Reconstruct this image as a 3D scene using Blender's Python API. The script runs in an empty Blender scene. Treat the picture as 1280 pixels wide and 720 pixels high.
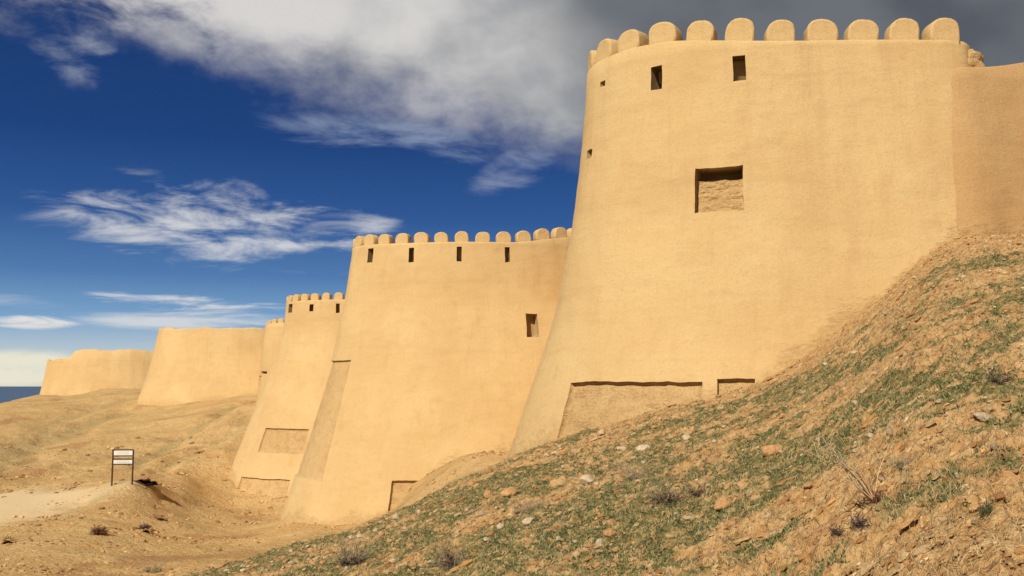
import bpy, bmesh, math, random
import numpy as np
from mathutils import Vector, Matrix

rng = np.random.default_rng(11)
random.seed(11)
R = math.radians
scene = bpy.context.scene
COL = scene.collection

# ------------------------------------------------------------------ camera
F = 1244.0                       # focal length in photo pixels (1280 wide)
PITCH = math.atan(122.0 / F)
cam_d = bpy.data.cameras.new('camera')
cam = bpy.data.objects.new('camera', cam_d)
COL.objects.link(cam)
cam.location = (0, 0, 0)
cam.rotation_euler = (R(90) + PITCH, 0, 0)
cam_d.sensor_width = 36
cam_d.lens = 36 * F / 1280
cam_d.clip_start = 0.1
cam_d.clip_end = 90000
scene.camera = cam
cP, sP = math.cos(PITCH), math.sin(PITCH)


def ray(px, py):
    """photo pixel -> (x/y, z/y) slopes in the world"""
    u, v = (px - 640) / F, (360 - py) / F
    fy = cP - v * sP
    return u / fy, (v * cP + sP) / fy


def at(px, py, y):
    a, b = ray(px, py)
    return Vector((a * y, y, b * y))


def project(P):
    P = np.asarray(P)
    fw = P[..., 1] * cP + P[..., 2] * sP
    up = -P[..., 1] * sP + P[..., 2] * cP
    return 640 + F * P[..., 0] / fw, 360 - F * up / fw


# ------------------------------------------------------------------ numpy noise
_perm = np.random.default_rng(5).permutation(4096)
_grad = np.random.default_rng(6).uniform(0, 2 * np.pi, 4096)


def perlin(x, y, seed=0):
    xi, yi = np.floor(x).astype(np.int64), np.floor(y).astype(np.int64)
    xf, yf = x - xi, y - yi
    u = xf * xf * xf * (xf * (xf * 6 - 15) + 10)
    v = yf * yf * yf * (yf * (yf * 6 - 15) + 10)

    def g(ix, iy, dx, dy):
        h = _perm[(_perm[(ix + seed * 131) & 4095] + iy) & 4095]
        a = _grad[h]
        return np.cos(a) * dx + np.sin(a) * dy
    n00, n10 = g(xi, yi, xf, yf), g(xi + 1, yi, xf - 1, yf)
    n01, n11 = g(xi, yi + 1, xf, yf - 1), g(xi + 1, yi + 1, xf - 1, yf - 1)
    a = n00 + u * (n10 - n00)
    b = n01 + u * (n11 - n01)
    return (a + v * (b - a)) * 1.5


def fbm(x, y, octv=4, seed=0, gain=.5):
    t, a, s = 0, 1.0, 0
    for i in range(octv):
        t = t + a * perlin(x * 2 ** i + 17.3 * i, y * 2 ** i - 9.1 * i, seed + i)
        s += a
        a *= gain
    return t / s


def sstep(a, b, x):
    t = np.clip((x - a) / (b - a), 0, 1)
    return t * t * (3 - 2 * t)


# ------------------------------------------------------------------ node helpers
class NT:
    def __init__(s, tree):
        s.t = tree
        tree.nodes.clear()

    def n(s, kind, **kw):
        nd = s.t.nodes.new(kind)
        for k, v in kw.items():
            if hasattr(nd, k):
                setattr(nd, k, v)
            else:
                s.set(nd.inputs[k], v)
        return nd

    def set(s, sock, v):
        if isinstance(v, bpy.types.NodeSocket):
            s.t.links.new(v, sock)
        elif isinstance(v, (tuple, list)) and sock.type == 'RGBA' and len(v) == 3:
            sock.default_value = (*v, 1)
        else:
            sock.default_value = v

    def m(s, op, a, b=0.0, c=0.0, clamp=False):
        nd = s.t.nodes.new('ShaderNodeMath')
        nd.operation = op
        nd.use_clamp = clamp
        for i, v in enumerate((a, b, c)):
            s.set(nd.inputs[i], v)
        return nd.outputs[0]

    def ss(s, a, b, x, lo=0.0, hi=1.0):
        nd = s.t.nodes.new('ShaderNodeMapRange')
        nd.interpolation_type = 'SMOOTHSTEP'
        s.set(nd.inputs[0], x)
        s.set(nd.inputs[1], a)
        s.set(nd.inputs[2], b)
        s.set(nd.inputs[3], lo)
        s.set(nd.inputs[4], hi)
        return nd.outputs[0]

    def mix(s, f, a, b, mode='MIX'):
        nd = s.t.nodes.new('ShaderNodeMix')
        nd.data_type = 'RGBA'
        nd.blend_type = mode
        s.set(nd.inputs[0], f)
        s.set(nd.inputs[6], a)
        s.set(nd.inputs[7], b)
        return nd.outputs[2]

    def noise(s, vec, scale, detail=4, rough=.55, dist=0.0):
        nd = s.t.nodes.new('ShaderNodeTexNoise')
        s.set(nd.inputs['Vector'], vec)
        nd.inputs['Scale'].default_value = scale
        nd.inputs['Detail'].default_value = detail
        nd.inputs['Roughness'].default_value = rough
        nd.inputs['Distortion'].default_value = dist
        return nd.outputs[0]

    def mapping(s, vec, scale=(1, 1, 1), rot=(0, 0, 0), loc=(0, 0, 0)):
        nd = s.t.nodes.new('ShaderNodeMapping')
        s.set(nd.inputs[0], vec)
        nd.inputs[1].default_value = loc
        nd.inputs[2].default_value = rot
        nd.inputs[3].default_value = scale
        return nd.outputs[0]

    def comb(s, x, y, z=0.0):
        nd = s.t.nodes.new('ShaderNodeCombineXYZ')
        for i, v in enumerate((x, y, z)):
            s.set(nd.inputs[i], v)
        return nd.outputs[0]


def new_mat(name):
    m = bpy.data.materials.new(name)
    m.use_nodes = True
    return m, NT(m.node_tree)


def finish(n, color, rough=.95, height=None, dist=.02, strength=1.0, spec=.15):
    p = n.n('ShaderNodeBsdfPrincipled')
    n.set(p.inputs['Base Color'], color)
    n.set(p.inputs['Roughness'], rough)
    p.inputs['Specular IOR Level'].default_value = spec
    if height is not None:
        b = n.n('ShaderNodeBump')
        b.inputs['Distance'].default_value = dist
        b.inputs['Strength'].default_value = strength
        n.set(b.inputs['Height'], height)
        n.set(p.inputs['Normal'], b.outputs[0])
    o = n.n('ShaderNodeOutputMaterial')
    n.t.links.new(p.outputs[0], o.inputs[0])


# ------------------------------------------------------------------ materials
def mud_plaster(name, tone=1.0, rough_amt=1.0, hue=(0, 0, 0), cracks=0.0):
    m, n = new_mat(name)
    tc = n.n('ShaderNodeTexCoord').outputs['Object']
    big = n.noise(tc, .22, 4, .55)
    mid = n.noise(n.mapping(tc, (1, 1, 2.2)), 1.1, 5, .6)
    streak = n.noise(n.mapping(tc, (2.2, 2.2, .18)), 1.0, 4, .55)
    course = n.noise(n.mapping(tc, (.12, .12, 2.6)), 1.0, 3, .5)
    grain = n.noise(tc, 14, 5, .75)
    fine = n.noise(tc, 45, 3, .7)
    pits = n.noise(n.mapping(tc, (1, 1, 1.4)), 26, 2, .5)
    c1 = (.60 * tone + hue[0], .400 * tone + hue[1], .180 * tone + hue[2])
    c2 = (.655 * tone + hue[0], .458 * tone + hue[1], .216 * tone + hue[2])
    c3 = (.51 * tone + hue[0], .315 * tone + hue[1], .142 * tone + hue[2])
    col = n.mix(n.ss(.35, .65, big), c1, c2)
    col = n.mix(n.ss(.5, .75, mid, 0, .35 * rough_amt), col, c3)
    col = n.mix(n.ss(.52, .72, streak, 0, .28), col, c3)
    col = n.mix(n.ss(.55, .7, course, 0, .16), col, c3)
    rp = n.noise(n.mapping(tc, (.55, .55, .7), (0, 0, 0), (4.2, 1.3, .4)), 1.0, 3, .45)
    col = n.mix(n.ss(.575, .60, rp, 0, .20), col, c2)
    drip = n.noise(n.mapping(tc, (5.5, 5.5, .12)), 1.0, 3, .6)
    col = n.mix(n.ss(.56, .74, drip, 0, .22), col, c3)
    col = n.mix(n.ss(.44, .66, grain, 0, .30 * rough_amt), col, (c3[0] * .92, c3[1] * .9, c3[2] * .86))
    col = n.mix(n.ss(.5, .68, fine, 0, .22), col, (c2[0] * 1.1, c2[1] * 1.12, c2[2] * 1.2))
    col = n.mix(n.ss(.66, .76, pits, 0, .16 * rough_amt), col, (c3[0] * .6, c3[1] * .55, c3[2] * .5))
    h = n.m('ADD', n.m('MULTIPLY', grain, .6), n.m('MULTIPLY', fine, .35))
    h = n.m('ADD', h, n.m('MULTIPLY', mid, 1.1))
    h = n.m('ADD', h, n.m('MULTIPLY', streak, .5))
    h = n.m('SUBTRACT', h, n.ss(.66, .78, pits, 0, .35))
    wear = n.n('ShaderNodeAttribute', attribute_name='wear').outputs['Fac']
    wn = n.noise(n.mapping(tc, (1, 1, 1.8)), 3.2, 6, .72)
    wf = n.ss(.33, .74, n.m('ADD', n.m('MULTIPLY', wear, .62), n.m('MULTIPLY', n.m('SUBTRACT', wn, .5), .7)))
    col = n.mix(n.m('MULTIPLY', wf, .55), col, n.mix(n.ss(.4, .62, n.noise(tc, 7, 5, .7)), (.47, .275, .105), (.62, .40, .18)))
    h = n.m('ADD', h, n.m('MULTIPLY', wf, n.m('MULTIPLY', wn, 3.2)))
    h = n.m('SUBTRACT', h, n.m('MULTIPLY', wf, .35))
    if cracks:
        v = n.n('ShaderNodeTexVoronoi', feature='DISTANCE_TO_EDGE')
        wv = n.mapping(tc, (2.6, 2.6, 8.5))
        va = n.n('ShaderNodeVectorMath', operation='ADD')
        n.set(va.inputs[0], wv)
        nz = n.n('ShaderNodeTexNoise')
        n.set(nz.inputs['Vector'], tc)
        nz.inputs['Scale'].default_value = 2.5
        n.t.links.new(nz.outputs[1], va.inputs[1])
        n.set(v.inputs['Vector'], va.outputs[0])
        v.inputs['Scale'].default_value = 1.3
        cr = n.ss(.0, .07, v.outputs[0])
        brk = n.ss(.48, .62, n.noise(tc, 2.3, 4, .6))
        k = n.m('MULTIPLY', n.m('SUBTRACT', 1.0, cr), brk)
        col = n.mix(n.m('MULTIPLY', k, cracks * .5), col, (.30, .17, .075))
        h = n.m('SUBTRACT', h, n.m('MULTIPLY', k, 1.6 * cracks))
    finish(n, col, .97, h, .035 * rough_amt, .75, .08)
    return m


M = {}
M['plaster'] = mud_plaster('mud_plaster', 1.0, 1.0)
M['plaster_rough'] = mud_plaster('old_mud_brick', .97, 2.8, (.0, -.012, -.008), .22)
M['plaster_flank'] = mud_plaster('weathered_plaster', .93, 1.6, (0, -.008, -.004), .2)
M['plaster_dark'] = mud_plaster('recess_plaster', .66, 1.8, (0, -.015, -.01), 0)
M['slit_shade'] = mud_plaster('slit_shade_plaster', .42, 1.8, (0, -.01, -.005), 0)  # plaster darkened in colour to deepen the shade inside the slits
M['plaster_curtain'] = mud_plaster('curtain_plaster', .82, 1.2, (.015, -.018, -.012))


def ground_material():
    m, n = new_mat('hillside_soil')
    geo = n.n('ShaderNodeNewGeometry')
    P = geo.outputs['Position']
    A = lambda nm: n.n('ShaderNodeAttribute', attribute_name=nm).outputs['Fac']
    fore, grass, road, red = A('foreground'), A('grass'), A('road'), A('red_soil')
    n1 = n.noise(P, .35, 5, .6)
    n2 = n.noise(n.mapping(P, (1.0, .45, 1)), 2.6, 5, .65)
    n3 = n.noise(P, 11, 5, .7)
    n4 = n.noise(P, 38, 4, .7)
    n5 = n.noise(P, 5.2, 4, .65)
    sand = n.mix(n.ss(.35, .65, n1), (.61, .37, .145), (.70, .455, .198))
    sand = n.mix(n.ss(.5, .7, n2, 0, .45), sand, (.50, .28, .105))
    # thin bands of dry scrub on the far hillside
    band = n.noise(n.mapping(P, (.05, .30, .55), (0, 0, R(25))), 1.3, 7, .7, .25)
    bandf = n.m('MULTIPLY', n.ss(.50, .66, band, 0, .6), n.m('SUBTRACT', 1.0, road))
    sand = n.mix(bandf, sand, (.42, .29, .12))
    scn = n.noise(n.mapping(P, (.5, .8, 1)), 1.6, 6, .75)
    scf = n.ss(.42, .62, n.m('ADD', n.m('MULTIPLY', A('scrub'), .32), n.m('MULTIPLY', scn, .62)), 0, .62)
    sand = n.mix(n.m('MULTIPLY', scf, n.ss(.02, .25, A('scrub'))), sand, (.36, .28, .125))
    speck = n.ss(.60, .72, n.noise(P, 3.3, 5, .75), 0, .4)
    sand = n.mix(n.m('MULTIPLY', speck, n.m('SUBTRACT', 1.0, road)), sand, (.30, .175, .075))
    sand = n.mix(n.m('MULTIPLY', road, .85), sand, (.70, .51, .28))
    sand = n.mix(n.ss(.50, .66, n3, 0, .45), sand, (.48, .28, .11))
    sand = n.mix(n.ss(.52, .64, n4, 0, .30), sand, (.76, .56, .31))
    sand = n.mix(n.m('MULTIPLY', road, .6), sand, (.70, .53, .31))
    # near slope: crumbly orange soil, pale straw litter, shadow painted into the gaps, moss green
    soil = n.mix(n.ss(.35, .62, n5), (.54, .295, .11), (.64, .40, .175))
    soil = n.mix(n.ss(.50, .66, n3, 0, .75), soil, (.68, .47, .24))
    soil = n.mix(n.ss(.60, .44, n4, 0, .0), soil, (.3, .2, .1))
    soil = n.mix(n.ss(.47, .37, n3, 0, .75), soil, (.20, .10, .05))
    soil = n.mix(n.ss(.57, .70, n.noise(P, 1.3, 4, .6), 0, .6), soil, (.46, .215, .085))
    gm = n.m('MULTIPLY', grass, n.ss(.38, .56, n.noise(P, 7.5, 5, .72)))
    gcol = n.mix(n.ss(.35, .65, n3), (.10, .115, .035), (.24, .22, .085))
    soil = n.mix(n.m('MULTIPLY', gm, .92), soil, gcol)
    col = n.mix(fore, sand, soil)
    col = n.mix(n.m('MULTIPLY', red, .8), col, (.36, .15, .06))
    h = n.m('ADD', n.m('MULTIPLY', n3, 1.0), n.m('MULTIPLY', n4, .45))
    h = n.m('ADD', h, n.m('MULTIPLY', n5, 1.4))
    far = n.m('MULTIPLY', n.m('SUBTRACT', 1.0, fore), n.noise(P, 1.3, 5, .65))
    h = n.m('ADD', h, n.m('MULTIPLY', far, 5.0))
    flat = n.m('SUBTRACT', 1.0, n.m('MULTIPLY', road, .9))
    h = n.m('MULTIPLY', h, flat)
    finish(n, col, .98, h, .06, 1.0, .05)
    return m


M['ground'] = ground_material()


def simple(name, c, c2=None, sc=20, rough=.9, bump=.01, spec=.1):
    m, n = new_mat(name)
    tc = n.n('ShaderNodeTexCoord').outputs['Object']
    a = n.noise(tc, sc, 4, .65)
    col = n.mix(n.ss(.35, .65, a), c, c2 or tuple(v * .7 for v in c))
    finish(n, col, rough, a, bump, 1, spec)
    return m


def vcol_mat(name, rough=.85, trans=0.0):
    m, n = new_mat(name)
    c = n.n('ShaderNodeAttribute', attribute_name='Col').outputs['Color']
    finish(n, c, rough, None, spec=.1)
    return m


M['stone'] = simple('pale_limestone', (.66, .52, .34), (.50, .37, .22), 9, .9, .02)
M['stone_warm'] = simple('ochre_stone', (.60, .34, .15), (.46, .24, .10), 9, .9, .02)
M['stone_grey'] = simple('grey_stone', (.50, .37, .22), (.38, .265, .15), 9, .9, .02)
M['blades'] = vcol_mat('blades')
M['twig'] = vcol_mat('twigs')
M['pebble'] = vcol_mat('pebbles', .95)
M['painted_shade'] = simple('painted_hollow_shade', (.030, .022, .022), (.012, .010, .012), 9, .95, .03)  # near-black colour standing in for shade in the hollow mouths
M['lip'] = simple('dry_earth_lip', (.50, .30, .12), (.42, .24, .09), 5, .95, .03)
def clod_material():
    m, n = new_mat('soil_clod')
    c = n.n('ShaderNodeAttribute', attribute_name='Col').outputs['Color']
    P = n.n('ShaderNodeNewGeometry').outputs['Position']
    a = n.noise(P, 22, 5, .7)
    b = n.noise(P, 60, 4, .7)
    col = n.mix(n.ss(.40, .66, a, 0, .55), c, (.34, .19, .08))
    finish(n, col, .98, n.m('ADD', a, n.m('MULTIPLY', b, .5)), .03, 1, .04)
    return m


M['clod'] = clod_material()
M['steel'] = simple('rusty_brown_steel', (.10, .045, .03), (.06, .03, .022), 30, .7, .002)
M['board'] = simple('white_board', (.80, .78, .72), (.72, .70, .64), 6, .6, .001)
M['ink'] = simple('grey_lettering', (.30, .28, .26), (.24, .22, .2), 6, .7, .001)


def sea_material():
    m, n = new_mat('sea_water')
    P = n.n('ShaderNodeNewGeometry').outputs['Position']
    a = n.noise(n.mapping(P, (.0006, .004, 1)), 1.0, 4, .6)
    col = n.mix(n.ss(.35, .65, a), (.065, .105, .18), (.08, .13, .215))
    finish(n, col, .75, n.noise(P, .05, 4, .6), 1.0, .4, .2)
    return m


M['sea'] = sea_material()


# ------------------------------------------------------------------ object helpers
def tag(o, label=None, cat=None, group=None, kind=None):
    if label: o['label'] = label
    if cat: o['category'] = cat
    if group: o['group'] = group
    if kind: o['kind'] = kind
    return o


def empty(name, loc, rz=0):
    o = bpy.data.objects.new(name, None)
    COL.objects.link(o)
    o.location = loc
    o.rotation_euler = (0, 0, rz)
    o.empty_display_size = .3
    return o


def link(name, me, mat, parent=None, smooth=False):
    if mat is not None and not me.materials:
        me.materials.append(mat)
    if smooth:
        me.polygons.foreach_set('use_smooth', np.ones(len(me.polygons), dtype=bool))
    o = bpy.data.objects.new(name, me)
    COL.objects.link(o)
    if parent is not None:
        o.parent = parent
    return o


def mesh_np(name, V, faces):
    """faces: int array (n, k)"""
    me = bpy.data.meshes.new(name)
    V = np.ascontiguousarray(V, dtype=np.float32)
    faces = np.ascontiguousarray(faces, dtype=np.int32)
    n, k = faces.shape
    me.vertices.add(len(V))
    me.vertices.foreach_set('co', V.ravel())
    me.loops.add(n * k)
    me.loops.foreach_set('vertex_index', faces.ravel())
    me.polygons.add(n)
    me.polygons.foreach_set('loop_start', np.arange(0, n * k, k, dtype=np.int32))
    me.polygons.foreach_set('loop_total', np.full(n, k, dtype=np.int32))
    me.update(calc_edges=True)
    return me


def set_vcol(me, cols):
    a = me.color_attributes.new('Col', 'FLOAT_COLOR', 'POINT')
    c = np.ones((len(cols), 4), dtype=np.float32)
    c[:, :3] = cols
    a.data.foreach_set('color', c.ravel())


def bm_mesh(name, bm):
    me = bpy.data.meshes.new(name)
    bm.normal_update()
    bm.to_mesh(me)
    bm.free()
    return me


# ------------------------------------------------------------------ terrain height
# where the near slope meets the walls / drops away, seen from where we stand
crest = [(-700, 900, 26), (-300, 820, 27), (0, 790, 28), (240, 718, 28), (350, 684, 27), (470, 651, 26), (560, 607, 27),
         (640, 572, 27.5), (700, 549, 31), (760, 533, 29.5), (830, 512, 28.5), (900, 496, 27.8),
         (960, 478, 27.5), (1030, 430, 27.5), (1110, 370, 28), (1150, 326, 28.5), (1190, 300, 29),
         (1280, 296, 27.8), (1450, 250, 27), (1700, 170, 27)]
cx_, cg_ = [], []
for px, py, d in crest:
    X, Z = ray(px, py)
    cx_.append(X)
    cg_.append(Z + 1.7 / d)
cx_, cg_ = np.array(cx_), np.array(cg_)

ctrl = []
for X in np.concatenate([np.linspace(-.85, -.35, 5), np.linspace(-.27, .54, 13), [.64, .85]]):
    g = float(np.interp(X, cx_, cg_))
    for y in (.8, 1.6, 3, 5, 8, 12, 17, 22, 25):
        ctrl.append((X, math.log(y), -1.7 / y + g))
pts = [(-300, 820, 27), (0, 790, 28)] + crest[3:] + [
    # behind the near slope
    (240, 725, 33), (350, 705, 33), (470, 682, 34), (560, 640, 35), (640, 606, 36), (700, 565, 37),
    (470, 672, 42), (560, 618, 43), (640, 585, 43),
    # rubble mound against the second tower
    (640, 567, 48), (603, 566, 48.5), (575, 573, 49.5), (545, 590, 50.5), (515, 606, 51.5), (500, 640, 52), (460, 656, 53.5),
    (410, 656, 56), (365, 650, 59), (640, 575, 58), (590, 597, 66), (590, 590, 78),
    # sandy low ground left
    (0, 722, 37), (100, 722, 38), (180, 722, 39), (0, 690, 44), (100, 690, 45), (180, 690, 47),
    (0, 671, 51), (0, 648, 58), (0, 630, 66), (0, 613, 76), (60, 612, 77), (60, 642, 60), (60, 676, 48), (100, 630, 64),
    (-200, 730, 37), (-200, 660, 55), (-200, 610, 80), (-400, 730, 37), (-400, 640, 60),
    (110, 655, 52), (150, 636, 59), (150, 662, 52), (200, 630, 68), (240, 642, 69), (200, 662, 56), (240, 684, 49),
    (300, 640, 74), (340, 652, 66), (300, 668, 58), (340, 688, 48), (300, 706, 42), (400, 672, 50), (390, 660, 52),
    # hump under the sign
    (140, 608, 65), (165, 600, 66.5), (195, 602, 69), (120, 616, 66), (225, 608, 75), (165, 602, 78), (205, 600, 82),
    # far hillside
    (0, 585, 90), (0, 560, 102), (0, 528, 128), (0, 506, 152), (-200, 560, 110), (-200, 540, 150), (-400, 560, 150),
    (60, 585, 92), (60, 545, 118), (110, 580, 93), (120, 542, 118), (120, 510, 150), (170, 562, 104), (230, 542, 113),
    (290, 522, 112), (280, 562, 98), (235, 600, 86), (262, 628, 84), (291, 631, 87), (330, 640, 84), (360, 648, 76),
    (172, 509, 147), (209, 511, 143), (249, 504, 143), (300, 496, 143), (318, 491, 140), (330, 520, 110),
    (48, 492, 192), (89, 498, 188), (129, 485, 186), (178, 486, 182), (20, 499, 185),
    (0, 516, 200), (-200, 560, 200), (0, 545, 300), (-200, 560, 300),
    # ground carrying the walls, behind their faces
    (960, 472, 36), (1110, 370, 38), (1190, 320, 42), (760, 530, 38), (1280, 320, 42), (1450, 300, 40),
    (800, 480, 70), (1100, 430, 70), (1400, 400, 70), (450, 588, 98), (450, 560, 130), (390, 520, 128), (285, 500, 158), (150, 492, 206),
    (640, 520, 150), (1000, 490, 150), (1400, 480, 150), (285, 512, 260), (150, 512, 300), (900, 500, 300), (1400, 500, 300),
    (-400, 600, 420), (-100, 600, 420), (300, 600, 420), (700, 600, 420), (1100, 600, 420), (1500, 600, 420)]
for px, py, d in pts:
    X, Z = ray(px, py)
    ctrl.append((X, math.log(d), Z))
ctrl = np.array(ctrl)
XS = 4.5
_c = np.stack([ctrl[:, 0] * XS, ctrl[:, 1] * 1.6], 1)
_uniq = np.unique(np.round(_c, 4), axis=0, return_index=True)[1]
_c, _z = _c[_uniq], ctrl[_uniq, 2]


def kern(r):
    return r


Amat = kern(np.linalg.norm(_c[:, None] - _c[None], axis=2))
Amat[np.diag_indices(len(_c))] += -0.012
n_ = len(_c)
Pm = np.concatenate([np.ones((n_, 1)), _c], 1)
full = np.zeros((n_ + 3, n_ + 3))
full[:n_, :n_] = Amat
full[:n_, n_:] = Pm
full[n_:, :n_] = Pm.T
wts = np.linalg.solve(full, np.concatenate([_z, [0, 0, 0]]))


def rbf(X, ly):
    q = np.stack([X * XS, ly * 1.6], -1)
    out = np.empty(q.shape[:-1])
    flat = q.reshape(-1, 2)
    res = np.empty(len(flat))
    for i in range(0, len(flat), 40000):
        s = flat[i:i + 40000]
        r = np.sqrt(((s[:, None] - _c[None]) ** 2).sum(2))
        res[i:i + 40000] = r @ wts[:n_] + wts[n_] + s @ wts[n_ + 1:]
    out[...] = res.reshape(out.shape)
    return out


AZC = math.atan(.84)
# smooth base surface on a coarse polar grid, later read back bilinearly
gaz = np.linspace(-AZC, AZC, 300)
glr = np.linspace(math.log(.9), math.log(460), 420)
GA, GL = np.meshgrid(gaz, glr)
GZ = rbf(np.tan(GA), GL + np.log(np.cos(GA)))


def bil(G, az, lr):
    i = np.clip((az - gaz[0]) / (gaz[1] - gaz[0]), 0, len(gaz) - 1.001)
    j = np.clip((lr - glr[0]) / (glr[1] - glr[0]), 0, len(glr) - 1.001)
    i0, j0 = i.astype(int), j.astype(int)
    fi, fj = i - i0, j - j0
    return ((G[j0, i0] * (1 - fi) + G[j0, i0 + 1] * fi) * (1 - fj)
            + (G[j0 + 1, i0] * (1 - fi) + G[j0 + 1, i0 + 1] * fi) * fj)


def coarse_ground(px, py, dmin=40):
    X, Z = ray(px, py)
    y = np.exp(np.linspace(math.log(dmin), math.log(380), 1500))
    r = y * math.hypot(1, X)
    g = bil(GZ, np.full_like(y, math.atan(X)), np.log(r)) * y
    hit = np.nonzero(g >= Z * y)[0]
    i = hit[0] if len(hit) else len(y) - 1
    return X * y[i], y[i]


# (sight points along the band, half width in metres, scrub strength, depth of the gully)
BANDS = [([(-60, 600), (0, 574), (60, 548), (110, 528), (172, 511)], 3.0, .85, .9),
         ([(-60, 575), (0, 556), (60, 530), (110, 512), (160, 498)], 2.4, .7, .5),
         ([(-60, 625), (10, 602), (80, 582), (150, 566), (240, 538), (300, 512)], 2.2, .4, .8),
         ([(147, 585), (200, 560), (250, 530), (312, 500)], 1.8, .8, .7),
         ([(200, 590), (240, 566), (290, 530), (320, 508)], 1.3, .6, .8),
         ([(98, 640), (112, 622), (135, 610)], .9, 1.0, .0),
         ([(215, 640), (232, 610), (250, 585), (275, 560)], 1.1, .5, .0),
         ([(10, 545), (70, 520), (120, 505)], 1.5, .6, .4)]
_bw = [([coarse_ground(px, py) for px, py in pl], w_, s_, d_) for pl, w_, s_, d_ in BANDS]


def bands(x, y):
    scrub = np.zeros_like(x)
    dip = np.zeros_like(x)
    far = (np.hypot(x, y) > 48) & (x < -8)
    if not np.any(far):
        return scrub, dip
    xs, ys = x[far], y[far]
    wx = xs + 3.5 * fbm(xs * .07, ys * .07, 4, 171)
    wy = ys + 3.5 * fbm(xs * .07 + 9, ys * .07, 4, 175)
    sc_, dp_ = np.zeros_like(xs), np.zeros_like(xs)
    for pl, w_, s_, d_ in _bw:
        best = np.full(xs.shape, 1e9)
        for (ax, ay), (bx, by) in zip(pl[:-1], pl[1:]):
            vx, vy = bx - ax, by - ay
            t_ = np.clip(((wx - ax) * vx + (wy - ay) * vy) / (vx * vx + vy * vy + 1e-9), 0, 1)
            best = np.minimum(best, np.hypot(wx - ax - t_ * vx, wy - ay - t_ * vy))
        sc_ = np.maximum(sc_, s_ * sstep(w_ * 1.5, w_ * .3, best))
        dp_ = np.maximum(dp_, d_ * sstep(w_ * 1.6, 0, best))
    scrub[far], dip[far] = sc_, dp_
    return scrub, dip


def fields(x, y):
    """region masks at world x, y"""
    r = np.hypot(x, y)
    az = np.arctan2(x, y)
    edge = np.interp(np.tan(np.clip(az, -1.2, 1.2)), [-.7, -.33, -.2, -.05, .03, .5], [14, 29.5, 28.5, 29.5, 33, 40])
    w = fbm(x * .35, y * .35, 3, 40) * 3.0
    fore = 1 - sstep(-1.2, 1.2, r - edge - w * .6)
    fore = np.where(np.abs(az) > 1.3, 1.0, fore)
    nz = fbm(x * .33, y * .22, 3, 50) * .6 + fbm(x * 1.2, y * .9, 3, 53) * .55 + fbm(x * 3.6, y * 3.2, 2, 56) * .35
    X = np.tan(np.clip(az, -1.2, 1.2))
    bias = np.interp(X, [-.33, -.1, .05, .2, .3, .42, .52], [.24, .21, .14, .11, .05, .03, .03])
    wallclose = sstep(21.5, 27.5, r) * np.interp(X, [-.2, 0, .1, .5], [.05, .25, .6, .9])
    grass = fore * sstep(-.09, .14, nz + bias - wallclose * .45)
    px = 640 + F * X
    road = sstep(0, 1, (1 - ((x + 42) / 19) ** 2 - ((y - 63.5) / 15.5) ** 2) * 1.6 + fbm(x * .12, y * .12, 3, 60) * .5)
    red = sstep(.22, .34, fbm(x * .16, y * .16, 4, 70)) * (1 - fore) * (1 - road) * .55
    return fore, grass, road, red, az, r


def height(x, y, detail=True):
    r = np.maximum(np.hypot(x, y), .9)
    az = np.arctan2(x, y)
    ac = np.clip(az, -AZC + .001, AZC - .001)
    z = bil(GZ, ac, np.log(r)) * r * np.cos(ac)
    zflat = -1.7 + np.clip(.3 * x, -9, 9)
    k = sstep(R(42), R(75), np.abs(az))
    z = z * (1 - k) + zflat * k
    if not detail:
        return z
    fore, grass, road, red, _, _ = fields(x, y)
    near = fore
    calm = sstep(1.5, 7, r)
    z = z + near * calm * (.10 * fbm(x * .8, y * .8, 3, 1))
    clod = fbm(x * 2.6, y * 2.6, 4, 5, .62)
    z = z + near * (.22 * np.maximum(clod, -.15) * (.6 + .5 * fbm(x * .5, y * .5, 2, 9)))
    z = z + near * .045 * (1 - 2.2 * np.abs(perlin(x * 5.3, y * 5.3, 12))) * (.4 + .6 * (1 - grass))
    z = z + near * .022 * perlin(x * 13, y * 13, 13)
    fr = 1 - near
    und = fr * sstep(30, 60, r) * (1 - road * .9)
    z = z + und * (.38 * fbm(x * .13, y * .13, 4, 21) + .07 * fbm(x * .9, y * .9, 3, 24))
    # narrow terraces trodden along the far slopes
    q = (-x * .25 + y * .55) * .35 + z * .9 + 1.2 * fbm(x * .05, y * .05, 3, 27)
    z = z + und * sstep(70, 95, r) * .10 * fbm(q, (x + y) * .03, 3, 29)
    if np.any(r > 48):
        z = z - fr * bands(x, y)[1] * (.7 + .5 * fbm(x * .3, y * .3, 2, 181))
    z = z + (1 - road * .8) * fr * .018 * perlin(x * 4, y * 4, 31)
    return z


def hz(x, y):
    return float(height(np.array([float(x)]), np.array([float(y)]))[0])


def on_ground(px, py, dmin=3.0, dmax=400.0):
    """first hit of the sight line through a photo pixel with the terrain"""
    X, Z = ray(px, py)
    y = np.exp(np.linspace(math.log(dmin), math.log(dmax), 3000))
    g = height(X * y, y)
    hit = np.nonzero(g >= Z * y)[0]
    i = hit[0] if len(hit) else len(y) - 1
    return Vector((X * y[i], y[i], g[i]))


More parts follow.
